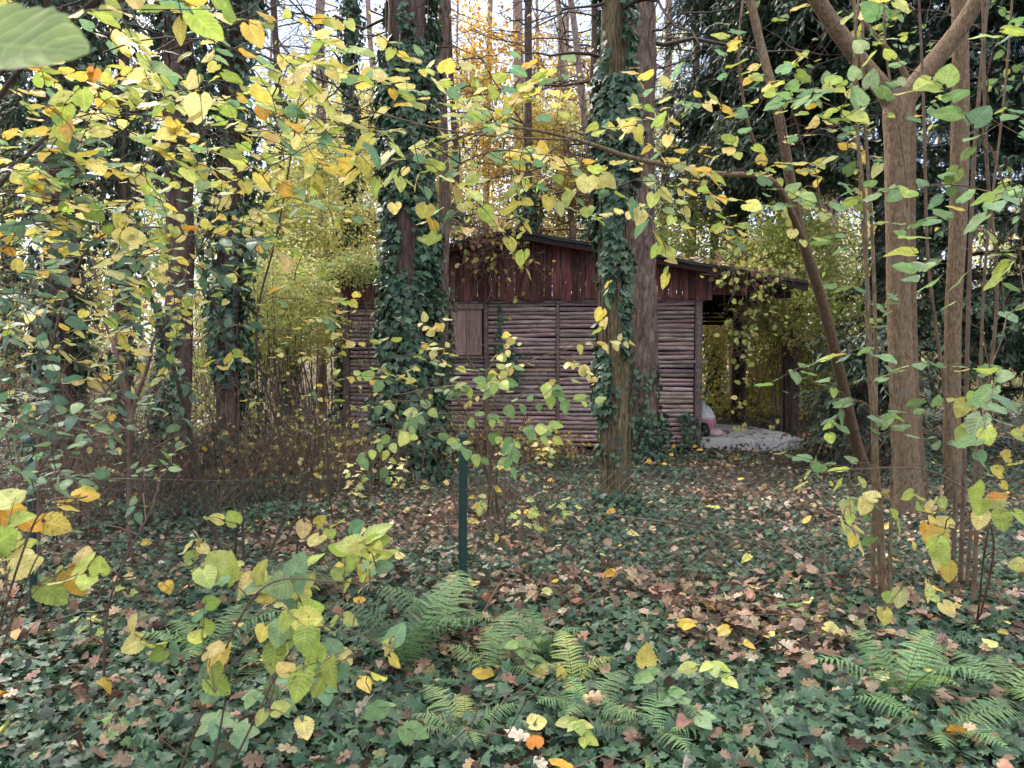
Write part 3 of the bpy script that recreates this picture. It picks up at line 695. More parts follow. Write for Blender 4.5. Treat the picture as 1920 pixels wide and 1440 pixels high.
# thin pinkish trunk beside it on the left
ivy_tree('thin_tree', 'thin bare grey brown trunk close to the right side of the ivy wrapped trunk', 'tree',
         (-.98, 10.6, 0), (-.95, 10.7, 9), .085, .07, 'pine', [dict(z0=0, z1=2.4, n=1000, size=.065, spread=.14, gaps=.36)], lod=IVYL, branches=dict(z0=4, z1=9, n=14, L0=.6, L1=2, rr=.014), seed=3)

# ------------------------------------------------------------------ left trees
ivy_tree('red_bark_tree', 'dark red brown trunk rising behind the yellow hazel leaves on the left', 'tree',
         (P(335, 900, 7.9)[0], 7.9, 0), (P(345, 100, 7.9)[0], 8.0, 9), .14, .12, 'darkbark',
         [dict(z0=0, z1=2.0, n=1500, size=.08, spread=.18, gaps=.42, arc=(2.2, 5.2)), dict(z0=3.4, z1=6.5, n=1300, size=.09, spread=.5, gaps=.42)], lod=IVYL,
         branches=dict(z0=3.2, z1=8, n=26, L0=.8, L1=2.4, rr=.02), seed=13)
ivy_tree('ivy_column_tree', 'slender trunk completely hidden in dark ivy between the red trunk and the cabin', 'tree',
         (P(425, 900, 8.3)[0], 8.3, 0), (P(450, 100, 8.3)[0], 8.4, 9), .12, .10, 'darkbark',
         [dict(z0=0, z1=2.2, n=2000, size=.08, spread=.28, gaps=.34), dict(z0=2.2, z1=6.8, n=3200, size=.09, spread=.5, gaps=.40)], lod=IVYL,
         branches=dict(z0=3.2, z1=8, n=22, L0=.8, L1=2.2, rr=.018), seed=17)
ivy_tree('ivy_clad_tree', 'ivy covered trunk at the far left edge behind the hazels', 'tree',
         (P(110, 900, 9.3)[0], 9.3, 0), (P(120, 100, 9.3)[0], 9.4, 9), .18, .15, 'darkbark',
         [dict(z0=0, z1=2.2, n=1600, size=.09, spread=.35, gaps=.34), dict(z0=2.2, z1=7.2, n=2300, size=.10, spread=.7, gaps=.44)], lod=IVYL,
         branches=dict(z0=3.0, z1=8, n=22, L0=.8, L1=2.6, rr=.018), seed=21)
ivy_tree('ivy_clad_tree', 'low ivy covered stem between the far left trunk and the red brown trunk', 'tree',
         (P(235, 900, 9.8)[0], 9.8, 0), (P(235, 100, 9.8)[0], 9.8, 7), .09, .06, 'darkbark',
         [dict(z0=0, z1=6, n=1500, size=.09, spread=.35, gaps=.42)], lod=IVYL, branches=dict(z0=3, z1=7, n=14, L0=.6, L1=1.8, rr=.014), seed=22)

# ------------------------------------------------------------------ background trees
BG = [  # px at horizon, d, trunk px, lean px (top), bark, ivy (n, spread, z1), label, leaf spec
    (606, 16, 20, -6, 'palebark', None, 'straight pinkish pine trunk far off between the left ivy column and the gap of sky', None),
    (650, 13.5, 14, 6, 'darkbark', (3300, .20, 8), 'narrow ivy column against the sky left of the thick ivy trunk', None),
    (545, 15, 14, -30, 'darkbark', (2600, .35, 6.5), 'distant ivy covered tree behind the yellow bush on the left', None),
    (985, 21, 24, -16, 'palebark', None, 'pale straight trunk in the sky gap above the cabin ridge', None),
    (1040, 24, 17, 22, 'palebark', None, 'slim pale trunk beside the straight one above the cabin ridge', None),
    (1092, 20, 13, -46, 'palebark', None, 'thin trunk leaning left above the cabin roof', None),
    (1165, 18, 15, -95, 'palebark', None, 'thin trunk leaning strongly left beside the furrowed trunk', None),
    (990, 15.5, 16, 0, 'darkbark', (3000, .32, 4.9), 'stubby ivy covered tree directly behind the cabin ridge', None),
    (1108, 16.5, 14, 5, 'darkbark', (2500, .36, 4.6), 'ivy covered tree behind the right roof slope', None),
    (880, 17, 12, -40, 'darkbark', (1900, .42, 4.8), 'ivy covered tree behind the left roof slope', None),
    (1292, 17, 16, 14, 'palebark', None, 'pale trunk behind the cabin to the right of the pine', None),
    (1372, 19, 16, 6, 'palebark', None, 'pale trunk rising behind the porch roof', None),
    (1338, 18, 16, 0, 'darkbark', (1700, .22, 3.2), 'ivy covered trunk seen through the open porch', None),
    (1556, 20, 26, 4, 'palebark', None, 'pale grey trunk beyond the porch slab', None),
    (1470, 23, 18, 0, 'palebark', None, 'slim grey trunk in the yellow thicket beyond the porch', None),
    (740, 19, 12, -50, 'palebark', None, 'far thin trunk half hidden by the thick ivy trunk', None),
    (20, 14, 22, 0, 'darkbark', (1800, .4, 7), 'distant ivy trunk at the left picture edge', None),
    (1235, 22, 18, 20, 'palebark', None, 'far pale trunk seen just right of the pine', None),
    (905, 22, 13, 14, 'palebark', None, 'far bare trunk with orange leaves right of the thick ivy trunk', ('org', 2600)),
    (1015, 27, 14, -12, 'palebark', None, 'far trunk with orange autumn leaves behind the straight pale trunk', ('org', 2200)),
]
for k, (px, d, wpx, lean, bark, iv, lab, fs_) in enumerate(BG):
    b = P(px, 900, d); b[2] = 0; t = P(px+lean, 0, d); hh = 12.; t = b+(t-b)*(hh/t[2]); t[2] = hh
    r = W(wpx, d)/2
    ivs = [dict(z0=0, z1=iv[2], n=iv[0], size=.11, spread=iv[1], gaps=.34)] if iv else None
    br = dict(z0=2.6, z1=12, n=34 if not fs_ else 30, L0=.8, L1=3.4, rr=.022, droop=.1)
    ivy_tree('ivy_clad_tree' if iv else 'bare_tree', lab, 'tree', b, t, r, r*.72, bark, ivs, lod=IVYS, sides=12, n=50, furrow=.06, branches=br,
             fol=dict(n=fs_[1], s=.13, pal=fs_[0], sp=.4) if fs_ else dict(n=260, s=.09, pal={'bgy': 1, 'brn': 1}, sp=.3), seed=50+k, group='trees of the wood behind the cabin')

# ------------------------------------------------------------------ background bushes
def bush(name, label, c, size, n, leaf, pal, nclump=60, stems=26, T=DIA, twig='twig', group='leafy bushes behind and beside the cabin', top=1.0):
    c = np.array(c, float); root = empty(name, (c[0], c[1], 0), label, 'bush', group)
    cl = rdir(nclump, .1)*rng.random((nclump, 1))**.4; cl = cl*np.array(size)+c; cl[:, 2] = np.maximum(cl[:, 2], .15)
    g = Geo(); i = rng.integers(0, nclump, n); pos = cl[i]+rng.normal(0, 1, (n, 3))*np.array([.24, .24, .13])*np.mean(size)**.5
    pos[:, 2] = np.maximum(pos[:, 2], .05); cb = pick(pal, nclump, .12)
    cc = .55*pick(pal, n, .12)+.45*cb[i]
    leaves(g, T, pos, nrm(rdir(n, -.3)), nrm(np.array([0, 0, 1.])+rng.normal(0, .6, (n, 3))), rng.uniform(.65, 1.3, n)*leaf, cc); g.build('foliage', M['leaf_bg'], root)
    cl = cl[::4]; nclump = len(cl); gs = Geo(); S = np.tile([c[0], c[1], 0.], (nclump, 1))+np.c_[rng.normal(0, .22, (nclump, 2)), np.zeros(nclump)]
    t = np.linspace(0, 1, 7)[None, :, None]; v = cl-S; C = S[:, None]+v[:, None]*t; C[:, :, 2] += (np.sin(pi*t)*.18*np.linalg.norm(v, axis=1)[:, None, None])[:, :, 0]
    C += rng.normal(0, .03, C.shape)*np.sin(pi*t); tubes(gs, C, np.linspace(.010, .003, 7)[None], 4)
    gs.build('stems', M[twig], root); return root
BU = [  # px,py centre, d, half-size (m), n, leaf, palette, label
    (560, 470, 13.0, (1.3, 1.0, 1.9), 9500, .08, {'yg': 1, 'bgy': 3}, 'bright yellow green bush filling the gap left of the cabin'),
    (640, 560, 14.6, (1.2, .9, 1.2), 5600, .08, {'bgg': 1, 'bgy': 2}, 'green bush behind the left cabin corner'),
    (500, 620, 11.2, (1.0, .8, .9), 8000, .06, {'bgg': 1, 'bgy': 2}, 'low yellow green bush between the ivy column and the cabin'),
    (700, 330, 18.0, (2.2, 1.5, 2.2), 13000, .10, {'bgy': 2, 'yel': 1}, 'tall yellow bush behind the thick ivy trunk'),
    (950, 330, 20.0, (3.2, 1.5, 2.6), 17000, .10, {'bgy': 3, 'org': 1}, 'wide golden thicket behind the cabin ridge'),
    (1160, 330, 21.0, (2.4, 1.5, 2.4), 10000, .10, {'bgy': 3, 'brn': 1}, 'yellow brown thicket behind the right roof slope'),
    (1290, 430, 15.5, (1.3, 1.0, .9), 4500, .07, {'yg': 3, 'bgy': 1}, 'lime green bush above the right roof slope'),
    (1480, 520, 12.9, (1.0, .8, 1.3), 10500, .07, {'yg': 2, 'bgy': 2}, 'yellow green bush hanging beside the porch eave'),
    (1530, 640, 14.0, (1.0, .8, 1.5), 10000, .075, {'bgy': 3, 'yg': 1}, 'golden bush right of the porch slab'),
    (1400, 660, 17.0, (1.6, 1.0, 1.7), 12000, .09, {'bgy': 4, 'org': .5}, 'golden thicket seen through the open porch'),
    (1440, 720, 20.5, (2.2, 1.0, 1.6), 5000, .085, {'bgy': 2, 'brn': 2}, 'brown and yellow thicket far beyond the porch'),
    (1600, 560, 16.0, (1.2, .9, 1.9), 5000, .07, {'bgy': 2, 'bgg': 2}, 'pale green bush behind the leaning tree'),
    (1860, 640, 15.5, (1.5, 1.0, 1.4), 4000, .07, {'bgy': 2, 'bgg': 1}, 'yellowish bush glimpsed behind the stems at the right edge'),
    (655, 505, 10.9, (.36, .3, .20), 1700, .05, {'bgy': 1, 'bgg': 2}, 'green leaved bush screening the left end of the cabin roof'),
    (545, 560, 10.4, (.6, .5, .7), 2300, .055, {'bgy': 2, 'bgg': 1}, 'loose pale leaved bush just left of the cabin corner'),
    (480, 560, 9.4, (.65, .5, .8), 2300, .055, {'bgy': 2, 'bgg': 2}, 'yellow green leafy bush between the two ivy columns left of the cabin'),
    (915, 120, 19.5, (1.1, .9, 1.9), 1700, .11, {'org': 4, 'bgy': 1}, 'orange crowned young tree in the sky gap right of the thick ivy trunk'),
    (1075, 190, 22.5, (1.9, 1.0, 1.5), 3200, .11, {'org': 2, 'yel': 1, 'brn': 1}, 'thin orange brown crown left of the furrowed trunk'),
    (1180, 150, 26.0, (3.5, 2, 1.9), 3000, .12, {'bgy': 3, 'brn': 1}, 'pale golden crown in the sky gap right of the pale trunks'),
    (640, 230, 24.0, (3.0, 2, 2.0), 5000, .12, {'bgy': 3, 'bgg': 1}, 'pale yellow crown far behind the narrow ivy column'),
    (180, 330, 13.0, (2.2, 1.2, 2.2), 6000, .07, {'bgg': 2, 'bgy': 1}, 'green bush deep behind the hazels at upper left'),
    (380, 420, 14.5, (1.8, 1.2, 2.2), 6000, .07, {'bgg': 1, 'bgy': 2}, 'yellow bush behind the red brown trunk'),
    (80, 650, 12.5, (1.8, 1.2, 1.3), 4500, .065, {'bgg': 1, 'brn': 2}, 'brownish bush at the far left behind the hazels'),
    (330, 720, 12.0, (1.5, 1.0, 1.0), 4000, .06, {'bgg': 2, 'bgy': 1, 'brn': 1}, 'dark brownish bush behind the bare brown stems'),
]
for (px, py, d, sz, n, lf, pal, lab) in BU:
    bush('leafy_bush', lab, P(px, py, d), sz, n, lf, pal, nclump=60 if n > 2000 else 20)

def build_far_wood():
    g = Geo(); n = 60000; y = rng.uniform(24, 46, n); x = rng.uniform(-1, 1, n)*(.75*y+3)
    hx = 4.4+3.5*fbm(np.stack([x*.12, y*.12, x*0], 1), 77, 3)*(y/30)
    z = rng.random(n)**.85*hx*1.15; m = fbm(np.stack([x*.45, y*.45, z*.6], 1), 90, 3) > .40
    pos = np.stack([x, y, z], 1)[m]; k = len(pos)
    leaves(g, DIA, pos, rdir(k, -.3), rdir(k, .6), rng.uniform(.16, .30, k), pick({'bgy': 3, 'bgg': 1, 'brn': 1.4}, k, .15))
    tag(g.build('far_wood_foliage', M['leaf_bg']), 'yellow and brown foliage of the wood far behind the cabin', 'woodland', kind='stuff')
    g = Geo(); k = 44; y = rng.uniform(27, 48, k); x = rng.uniform(-1, 1, k)*(.75*y+3); S = np.stack([x, y, 0*x], 1); D = rdir(k, 0, .0)*.06+np.array([0, 0, 1.])
    C = curves(S, D, 15, 9, .03, 0, .004); tubes(g, C, np.linspace(1, .5, 9)[None]*rng.uniform(.05, .12, (k, 1)), 6)
    i = rng.integers(2, 9, (k, 22)); S2 = C[np.arange(k)[:, None], i].reshape(-1, 3)+np.c_[np.zeros((k*22, 2)), rng.uniform(-.8, .8, k*22)]
    C2 = curves(S2, rdir(k*22, .3, .4), rng.uniform(.8, 3.2, k*22), 6, .3, 0, .03); tubes(g, C2, np.linspace(.022, .007, 6)[None], 3)
    S3 = C2[np.arange(len(S2))[:, None], rng.integers(1, 6, (len(S2), 3))].reshape(-1, 3); tubes(g, curves(S3, rdir(len(S3), .1, .8), rng.uniform(.3, 1.2, len(S3)), 4, .4, 0, .03), .006, 3)
    tag(g.build('far_wood_trunks', M['palebark']), 'bare trunks and twigs of the wood far behind the cabin', 'woodland', kind='stuff')
build_far_wood()

# ------------------------------------------------------------------ yews
def yew(label, base, h, R, nb, nsp, seed=0, droop=.35, zmin=.8, size=.17, boxes=None):
    b = np.array(base, float); root = empty('yew_tree', (b[0], b[1], 0), label, 'tree', 'dark yews on the right')
    g = Geo(); c, r = trunk(g, [(b[0], b[1], -.1, .17), (b[0], b[1]+.02, h*.5, .12), (b[0]+.05, b[1], h, .03)], 12, 40, .05, .1, 14, .1, seed); g.build('trunk', M['darkbark'], root)
    z = zmin+(h-zmin)*rng.random(nb)**.9; th = rng.uniform(0, 2*pi, nb); S = np.stack([b[0]+0*z, b[1]+0*z, z], 1)
    D = np.stack([np.cos(th), np.sin(th), .25+0*th], 1); Ln = R*(1-.55*(z/h))*rng.uniform(.6, 1.1, nb)
    t = np.linspace(0, 1, 9)[None, :, None]; C = S[:, None]+D[:, None]*Ln[:, None, None]*t+rng.normal(0, .02, (nb, 9, 3))*Ln[:, None, None]*t
    C[:, :, 2] -= (droop*Ln[:, None]*t[..., 0]**2); C[:, :, 2] = np.maximum(C[:, :, 2], .15)
    gb = Geo(); tubes(gb, C, np.linspace(.03, .006, 9)[None], 4)
    ns = int(1.7*nsp/nb); i = rng.integers(2, 9, (nb, ns)); S2 = C[np.arange(nb)[:, None], i].reshape(-1, 3); D2 = nrm(np.repeat(D, ns, 0)*.6+rdir(nb*ns, -.25, .4)); L2 = rng.uniform(.25, .6, nb*ns)
    C2 = curves(S2, D2, L2, 6, .25, .35, .02); tubes(gb, C2, .004, 3); gb.build('bare_twigs', M['twigdark'], root)
    gl = Geo(); m_ = 7
    tj = np.linspace(.5, 4.9, m_); k = tj.astype(int); f = (tj-k)[None, :, None]; pos = C2[:, k]*(1-f)+C2[:, k+1]*f; tan = nrm(C2[:, k+1]-C2[:, k])
    sd = np.where(np.arange(m_) % 2 == 0, 1, -1)[None, :, None]; up = nrm(np.array([0, 0, 1.])+rng.normal(0, .3, pos.shape)); fw = nrm(tan*.8+np.cross(tan, up)*sd*.8+np.array([0, 0, -.35]))
    q = pos.reshape(-1, 3); leaves(gl, YEW, q, fw.reshape(-1, 3), up.reshape(-1, 3), rng.uniform(.6, 1.2, len(q))*size*.72, pick('yew', len(q), .2), .15, 0)
    gl.build('foliage', M['yew'], root)
yew('broad dark yew spreading over the right end of the cabin roof', (P(1480, 900, 13.2)[0], 13.2, 0), 8.5, 2.6, 90, 2100, 1, .22, 4.3, .19)
yew('wide dark yew rising behind the porch roof and hanging over it', (P(1385, 900, 15.6)[0], 15.6, 0), 10.0, 2.7, 110, 2600, 7, .30, 4.3, .2)
yew('dark yew directly behind the forked smooth barked tree', (P(1790, 900, 11.6)[0], 11.6, 0), 8.0, 1.7, 100, 2000, 2, .3, .9, .18)
yew('dense dark yew filling the right edge behind the stems', (P(1985, 900, 10.4)[0], 10.4, 0), 7.5, 1.9, 90, 2000, 3, .35, .5, .18)
yew('small low yew with drooping branches left of the forked tree foot', (P(1620, 900, 9.6)[0], 9.6, 0), 1.7, .85, 40, 400, 4, .3, .2, .14)
yew('tall dark yew whose high crown fills the sky between the leaning and the forked tree', (P(1640, 900, 14.5)[0], 14.5, 0), 9.5, 2.4, 80, 1700, 5, .2, 4.6, .2)
yew('tall dark yew behind the upper left hazel leaves', (P(150, 900, 11.5)[0], 11.5, 0), 9.0, 2.4, 60, 1000, 6, .35, 3.4, .19)

# ------------------------------------------------------------------ right-hand trees
def stems_from(specs, g, sides=10, n=50, furrow=0., rough=.02, fs=30, seed=0):
    out_ = []
    for k, pts in enumerate(specs):
        c, r = trunk(g, pts, sides, n, rough, furrow, fs, .02, seed+k); out_.append(c)
    return out_
def PP(px, py, d, wpx): return (*P(px, py, d), W(wpx, d)/2)

# forked tree
D1 = 6.9
root = empty('forked_tree', (P(1712, 940, D1)[0], D1, 0), 'smooth brown trunk splitting into a wide fork near the top right', 'tree')
g = Geo(); b0 = P(1712, 950, D1)
c_, r_ = trunk(g, [(b0[0], D1, -.05, .17), PP(1702, 900, D1, 50), PP(1691, 700, D1, 44), PP(1686, 580, D1, 42), PP(1681, 300, D1, 43), PP(1681, 215, D1, 50), PP(1683, 170, D1, 42)], 40, 260, .02, .045, 40, .01, 3)
g.build('trunk', M['smooth'], root); ftr = [c_]
g = Geo(); c_, r_ = trunk(g, [PP(1688, 240, D1, 36), PP(1666, 182, D1, 34), PP(1612, 112, D1-.05, 31), PP(1556, 35, D1-.1, 29), PP(1500, -60, D1-.2, 26), PP(1450, -200, D1-.4, 22)], 28, 130, .025, .035, 40, .01, 4); g.build('limb', M['smooth'], root); ftr.append(c_)
g = Geo(); c_, r_ = trunk(g, [PP(1680, 240, D1, 38), PP(1702, 180, D1, 37), PP(1752, 115, D1-.05, 34), PP(1806, 45, D1-.1, 31), PP(1850, -30, D1-.2, 29), PP(1930, -180, D1-.3, 26)], 28, 130, .025, .035, 40, .01, 5); g.build('limb', M['smooth'], root); ftr.append(c_)
gt = Geo(); gl = Geo(); tg = boxpts(1450, -150, 1919, 120, 7.2, 8.6, 26); D = connect(gt, tg, ftr[1:], .008, .004, .0); sprays(gl, gt, tg, D, .5, 7, .085, {'yg': 2, 'grn': 2, 'teal': 1}, HAZM)
gt.build('twigs', M['twig'], root); gl.build('foliage', M['leaf'], root)

def simple_tree(name, label, pts, bark, sides=20, n=140, furrow=.03, fs=30, extra=(), tgts=None, pal=None, size=.08, T=HAZM, M_=7, group=None, ln=.45, r0=.006, seed=0, cat='tree', droop=.15):
    root = empty(name, (pts[0][0], pts[0][1], 0), label, cat, group)
    g = Geo(); c, r = trunk(g, pts, sides, n, .025, furrow, fs, .02, seed); g.build('trunk', M[bark], root); cs = [c]
    for e in extra:
        g = Geo(); c, r = trunk(g, e, 12, 60, .03, furrow, fs, .01, seed+3); g.build('limb', M[bark], root); cs.append(c)
    if tgts is not None and len(tgts):
        gt = Geo(); gl = Geo(); D = connect(gt, tgts, cs, r0, r0*.5); sprays(gl, gt, tgts, D, ln, M_, size, pal, T, droop=droop); gt.build('twigs', M['twigdark'], root); gl.build('foliage', M['leaf'], root)
    return root, cs
D2 = 7.4
simple_tree('lime_tree', 'straight smooth trunk to the right of the forked tree', [(P(1795, 950, D2)[0], D2, -.05, .12), PP(1785, 850, D2, 31), PP(1788, 580, D2, 29), PP(1799, 300, D2, 31), PP(1802, 100, D2, 28), PP(1795, -150, D2, 26)], 'smooth', 30, 200,
            tgts=boxpts(1700, -60, 1915, 380, 7.6, 8.8, 22), pal={'grn': 2, 'teal': 2, 'yg': 1}, size=.085, seed=31)
simple_tree('slim_tree', 'slim grey trunk tucked behind the right side of the forked trunk', [(P(1725, 950, 7.6)[0], 7.6, -.05, .10), PP(1712, 700, 7.6, 20), PP(1706, 430, 7.6, 19), PP(1708, 220, 7.6, 15), PP(1693, 133, 7.6, 11), PP(1613, 33, 7.6, 9), PP(1560, -80, 7.6, 8)], 'smooth', 16, 120, seed=33)
# leaning tree with the long side branch across the picture
D3 = 6.0
LT = [(P(1632, 930, 8.6)[0], 8.6, -.05, .085), PP(1608, 840, 8.4, 22), PP(1583, 730, 7.8, 20), PP(1540, 560, 7.0, 20), PP(1500, 430, 6.4, 19), PP(1462, 230, D3, 18), PP(1425, 80, D3, 16), PP(1395, -60, D3, 15), PP(1370, -200, D3, 12)]
EX = [[PP(1522, 500, 6.7, 17), PP(1490, 415, 6.25, 14), PP(1445, 338, D3-.4, 12), PP(1340, 325, D3-.9, 10.5), PP(1200, 300, 4.7, 9), PP(1080, 262, 4.5, 7), PP(960, 240, 4.3, 5), PP(850, 262, 4.2, 4), PP(700, 320, 4.1, 3)],
      [PP(1075, 262, 4.5, 5), PP(960, 258, 4.2, 4), PP(840, 245, 4.0, 3.5), PP(720, 215, 3.8, 3), PP(620, 190, 3.7, 2)],
      [PP(1445, 340, 5.6, 7), PP(1405, 240, 5.3, 6), PP(1385, 100, 5.1, 5), PP(1400, -60, 5, 4)]]
tg = np.concatenate([boxpts(660, 190, 1000, 340, 3.2, 4.3, 27), boxpts(900, 200, 1300, 350, 3.4, 4.9, 30), boxpts(1180, 150, 1480, 420, 4.2, 5.6, 20), boxpts(1130, 380, 1340, 560, 4.6, 5.2, 4), boxpts(1380, 20, 1640, 330, 4.2, 5.6, 20)])
simple_tree('leaning_tree', 'slender trunk leaning left with a long thin branch reaching across the picture', LT, 'smooth', 20, 180, extra=EX, tgts=tg, pal={'yel': 2, 'yg': 2.4, 'pale': 1, 'teal': 1.3}, size=.088, T=HAZ, M_=6, ln=.38, seed=35)

def shrub(name, label, stem_pts, tgts, pal, size, T=HAZ, M_=6, ln=.36, bark='twig', r0=.005, side=8, group=None, tilt=.33, hang=0., extra=None, cat='shrub', mat='leaf', twig=None, droop=.15, upb=(0, 0, 1.)):
    b = stem_pts[0][0]; root = empty(name, (b[0], b[1], 0), label, cat, group)
    cs = []
    for k, s in enumerate(stem_pts):
        g = Geo(); c, r = trunk(g, s, side, 40, .03, 0, 30, .015, k); cs.append(c); g.build('stem', M[bark], root)
    gt = Geo(); gl = Geo()
    tgts = np.asarray(tgts); pal = pal if isinstance(pal, list) else [pal]*len(tgts)
    D = connect(gt, tgts, cs, r0, r0*.5)
    if isinstance(pal[0], dict) or isinstance(pal[0], str):
        keys = {}
        for i, p in enumerate(pal): keys.setdefault(str(p), []).append(i)
        for kk, ids in keys.items(): sprays(gl, gt, tgts[ids], D[ids], ln, M_, size, pal[ids[0]], T, tilt=tilt, hang=hang, droop=droop, upb=upb)
    if extra: extra(gl, gt, cs)
    gt.build('twigs', M[twig or bark], root); gl.build('foliage', M[mat], root); return root, cs

# right hazel: bundle of slim upright stems in front of the forked tree
def st(px, py, wpx, pts, d_top=None):
    b = G(px, py); d = b[1]; r = [(b[0], b[1], -.04, W(wpx, d)/2*1.2)]
    for (x, y, w_, dd) in pts: r.append(PP(x, y, d+dd, w_))
    return r
RH = [st(1640, 1130, 9, [(1637, 900, 8, 0), (1628, 600, 7, .05), (1612, 300, 6.5, .1), (1600, -50, 5, .1)]),
      st(1652, 1140, 8, [(1645, 850, 7.5, 0), (1640, 520, 7, 0), (1620, 200, 6, 0), (1618, -60, 5, 0)]),
      st(1662, 1150, 8, [(1650, 950, 8, 0), (1630, 700, 7.5, -.05), (1622, 400, 6, -.1), (1600, 150, 5, -.1), (1612, -60, 4, -.1)]),
      st(1668, 1145, 7, [(1675, 900, 7, .1), (1690, 600, 6, .1), (1700, 350, 5, .1), (1660, 100, 4, .1), (1655, -60, 4, .1)])]
tg = np.concatenate([boxpts(1480, 120, 1630, 420, 3.4, 4.5, 9), boxpts(1570, 560, 1720, 760, 3.8, 4.4, 7), boxpts(1560, 740, 1720, 940, 3.8, 4.4, 8), boxpts(1500, 300, 1660, 560, 3.4, 4.5, 5)])
shrub('hazel_shrub', 'bundle of thin upright hazel stems in front of the forked tree', RH, tg, {'teal': 2, 'grn': 2, 'yg': 1}, .09, bark='smooth')
RH2 = [st(1790, 1135, 8, [(1788, 900, 7, 0), (1765, 700, 6.5, .1), (1740, 500, 6, .1), (1735, 250, 5.5, .1), (1720, -60, 4, .1)]),
       st(1800, 1120, 8, [(1810, 850, 8, 0), (1818, 550, 7.5, 0), (1826, 300, 7, 0), (1845, 80, 6, 0), (1860, -60, 5, 0)]),
       st(1822, 1150, 8, [(1840, 850, 7, .1), (1870, 550, 6, .1), (1850, 300, 6, .1), (1838, -60, 5, .1)]),
       st(1812, 1110, 6, [(1835, 800, 6, 0), (1848, 500, 5, 0), (1880, 200, 4, 0), (1900, -60, 4, 0)])]
tg = np.concatenate([boxpts(1800, 60, 1980, 420, 2.4, 4.2, 12), boxpts(1780, 420, 1960, 820, 2.6, 4.2, 8), boxpts(1700, 150, 1800, 500, 3.2, 4.3, 4)])
shrub('hazel_shrub', 'hazel with thin brown stems and large pale green leaves at the right edge', RH2, tg, {'teal': 2, 'grn': 2.5, 'yg': 1.6}, .09, bark='twig')
# low yellow leaves hanging over the stem feet at the right
b = G(1800, 1165); LR = [[(b[0]+.05, b[1]-.1, -.03, .006), PP(1860, 1000, 3.7, 4), PP(1760, 890, 3.6, 3), PP(1600, 880, 3.5, 2), PP(1460, 900, 3.4, 1.5)],
      [(b[0]+.1, b[1], -.03, .006), PP(1850, 1020, 3.5, 4), PP(1880, 900, 3.5, 3), PP(1919, 800, 3.5, 2)]]
tg = np.concatenate([boxpts(1460, 880, 1600, 960, 3.3, 3.6, 2), boxpts(1640, 900, 1800, 1000, 3.2, 3.8, 6), boxpts(1780, 900, 1919, 1060, 3.0, 3.8, 5), boxpts(1680, 1050, 1800, 1120, 3.0, 3.4, 2), boxpts(1800, 760, 1919, 860, 3, 3.6, 3)])
shrub('hazel_sapling', 'low spreading hazel shoots with yellow leaves below the forked tree', LR, tg, {'yel': 2, 'yg': 3, 'pale': .6, 'org': .2}, .078, T=RND, M_=4, ln=.2, tilt=.45, hang=.35, upb=(0, -.7, .6))

# ------------------------------------------------------------------ left-hand hazels
S1 = [[(-2.9, 3.1, -.05, .016), (-2.6, 3.0, 1.4, .013), (-1.9, 2.8, 2.5, .009), (-1.0, 2.5, 3.0, .005)],
      [(-2.95, 3.2, -.05, .016), (-2.7, 3.3, 1.6, .012), (-2.0, 3.5, 2.7, .009), (-1.1, 3.6, 3.2, .005)],
      [(-3.0, 3.0, -.05, .014), (-2.5, 2.6, 1.0, .010), (-1.8, 2.1, 1.9, .007), (-1.0, 1.7, 2.35, .004)],
      [(-3.1, 3.3, -.05, .014), (-3.2, 3.6, 1.8, .011), (-2.8, 3.9, 3.0, .007)]]
tg = np.concatenate([boxpts(-40, -60, 330, 120, 1.7, 3, 12), boxpts(300, -60, 640, 130, 2.2, 3.4, 13), boxpts(-20, 100, 320, 330, 2.6, 4.2, 36), boxpts(0, 300, 260, 560, 2.8, 4.4, 26), boxpts(300, 100, 560, 330, 2.6, 4, 14), boxpts(540, -20, 700, 280, 2.8, 3.8, 6)])
def near_leaf(gl, gt, cs):
    # the one very close broad leaf at the top left corner
    p = P(-50, 78, .66); q = P(172, 104, .64); leaves(gl, HAZ, [p], [q-p], nrm(np.array([[-.05, -.80, .60]])), [np.linalg.norm(q-p)], [(.27, .36, .14)], .10, .12, .06)
    C = np.array([P(-95, 70, .62), P(-160, 40, .75), P(-260, -40, 1.1), cs[2][-4]]); tubes(gt, smooth_path(C, 12)[None], np.linspace(.0012, .003, 12)[None], 6)
shrub('hazel_shrub', 'large hazel arching in from the left with dense yellow and lime leaves overhead', S1, tg, {'yel': 3, 'yg': 3.6, 'pale': 1.3, 'teal': 1.2, 'org': .3}, .076, M_=8, bark='twigdark', extra=near_leaf)

b = G(445, 1090)
S2 = [[(b[0]-.02, b[1], -.04, .014), PP(380, 930, b[1], 9), PP(335, 730, b[1]-.1, 8), PP(268, 510, b[1]-.3, 6.5), PP(230, 330, b[1]-.4, 5), PP(250, 120, b[1]-.5, 4)],
      [(b[0]+.03, b[1]+.05, -.04, .010), PP(450, 900, b[1]+.2, 5), PP(425, 650, b[1]+.2, 4), PP(360, 420, b[1], 3.5), PP(380, 200, b[1]-.2, 3)],
      [(b[0]+.12, b[1]+.1, -.04, .010), PP(540, 900, b[1]+.5, 5), PP(480, 640, b[1]+.5, 4.5), PP(520, 430, b[1]+.5, 3.5), PP(560, 200, b[1]+.4, 3)]]
tg = np.concatenate([boxpts(200, 180, 520, 460, 3.8, 5.4, 34), boxpts(120, 380, 420, 640, 3.8, 5.4, 26), boxpts(400, 330, 620, 640, 4.4, 5.8, 18), boxpts(250, 560, 620, 760, 4.6, 6.2, 14), boxpts(540, 600, 830, 690, 5.0, 6.0, 7)])
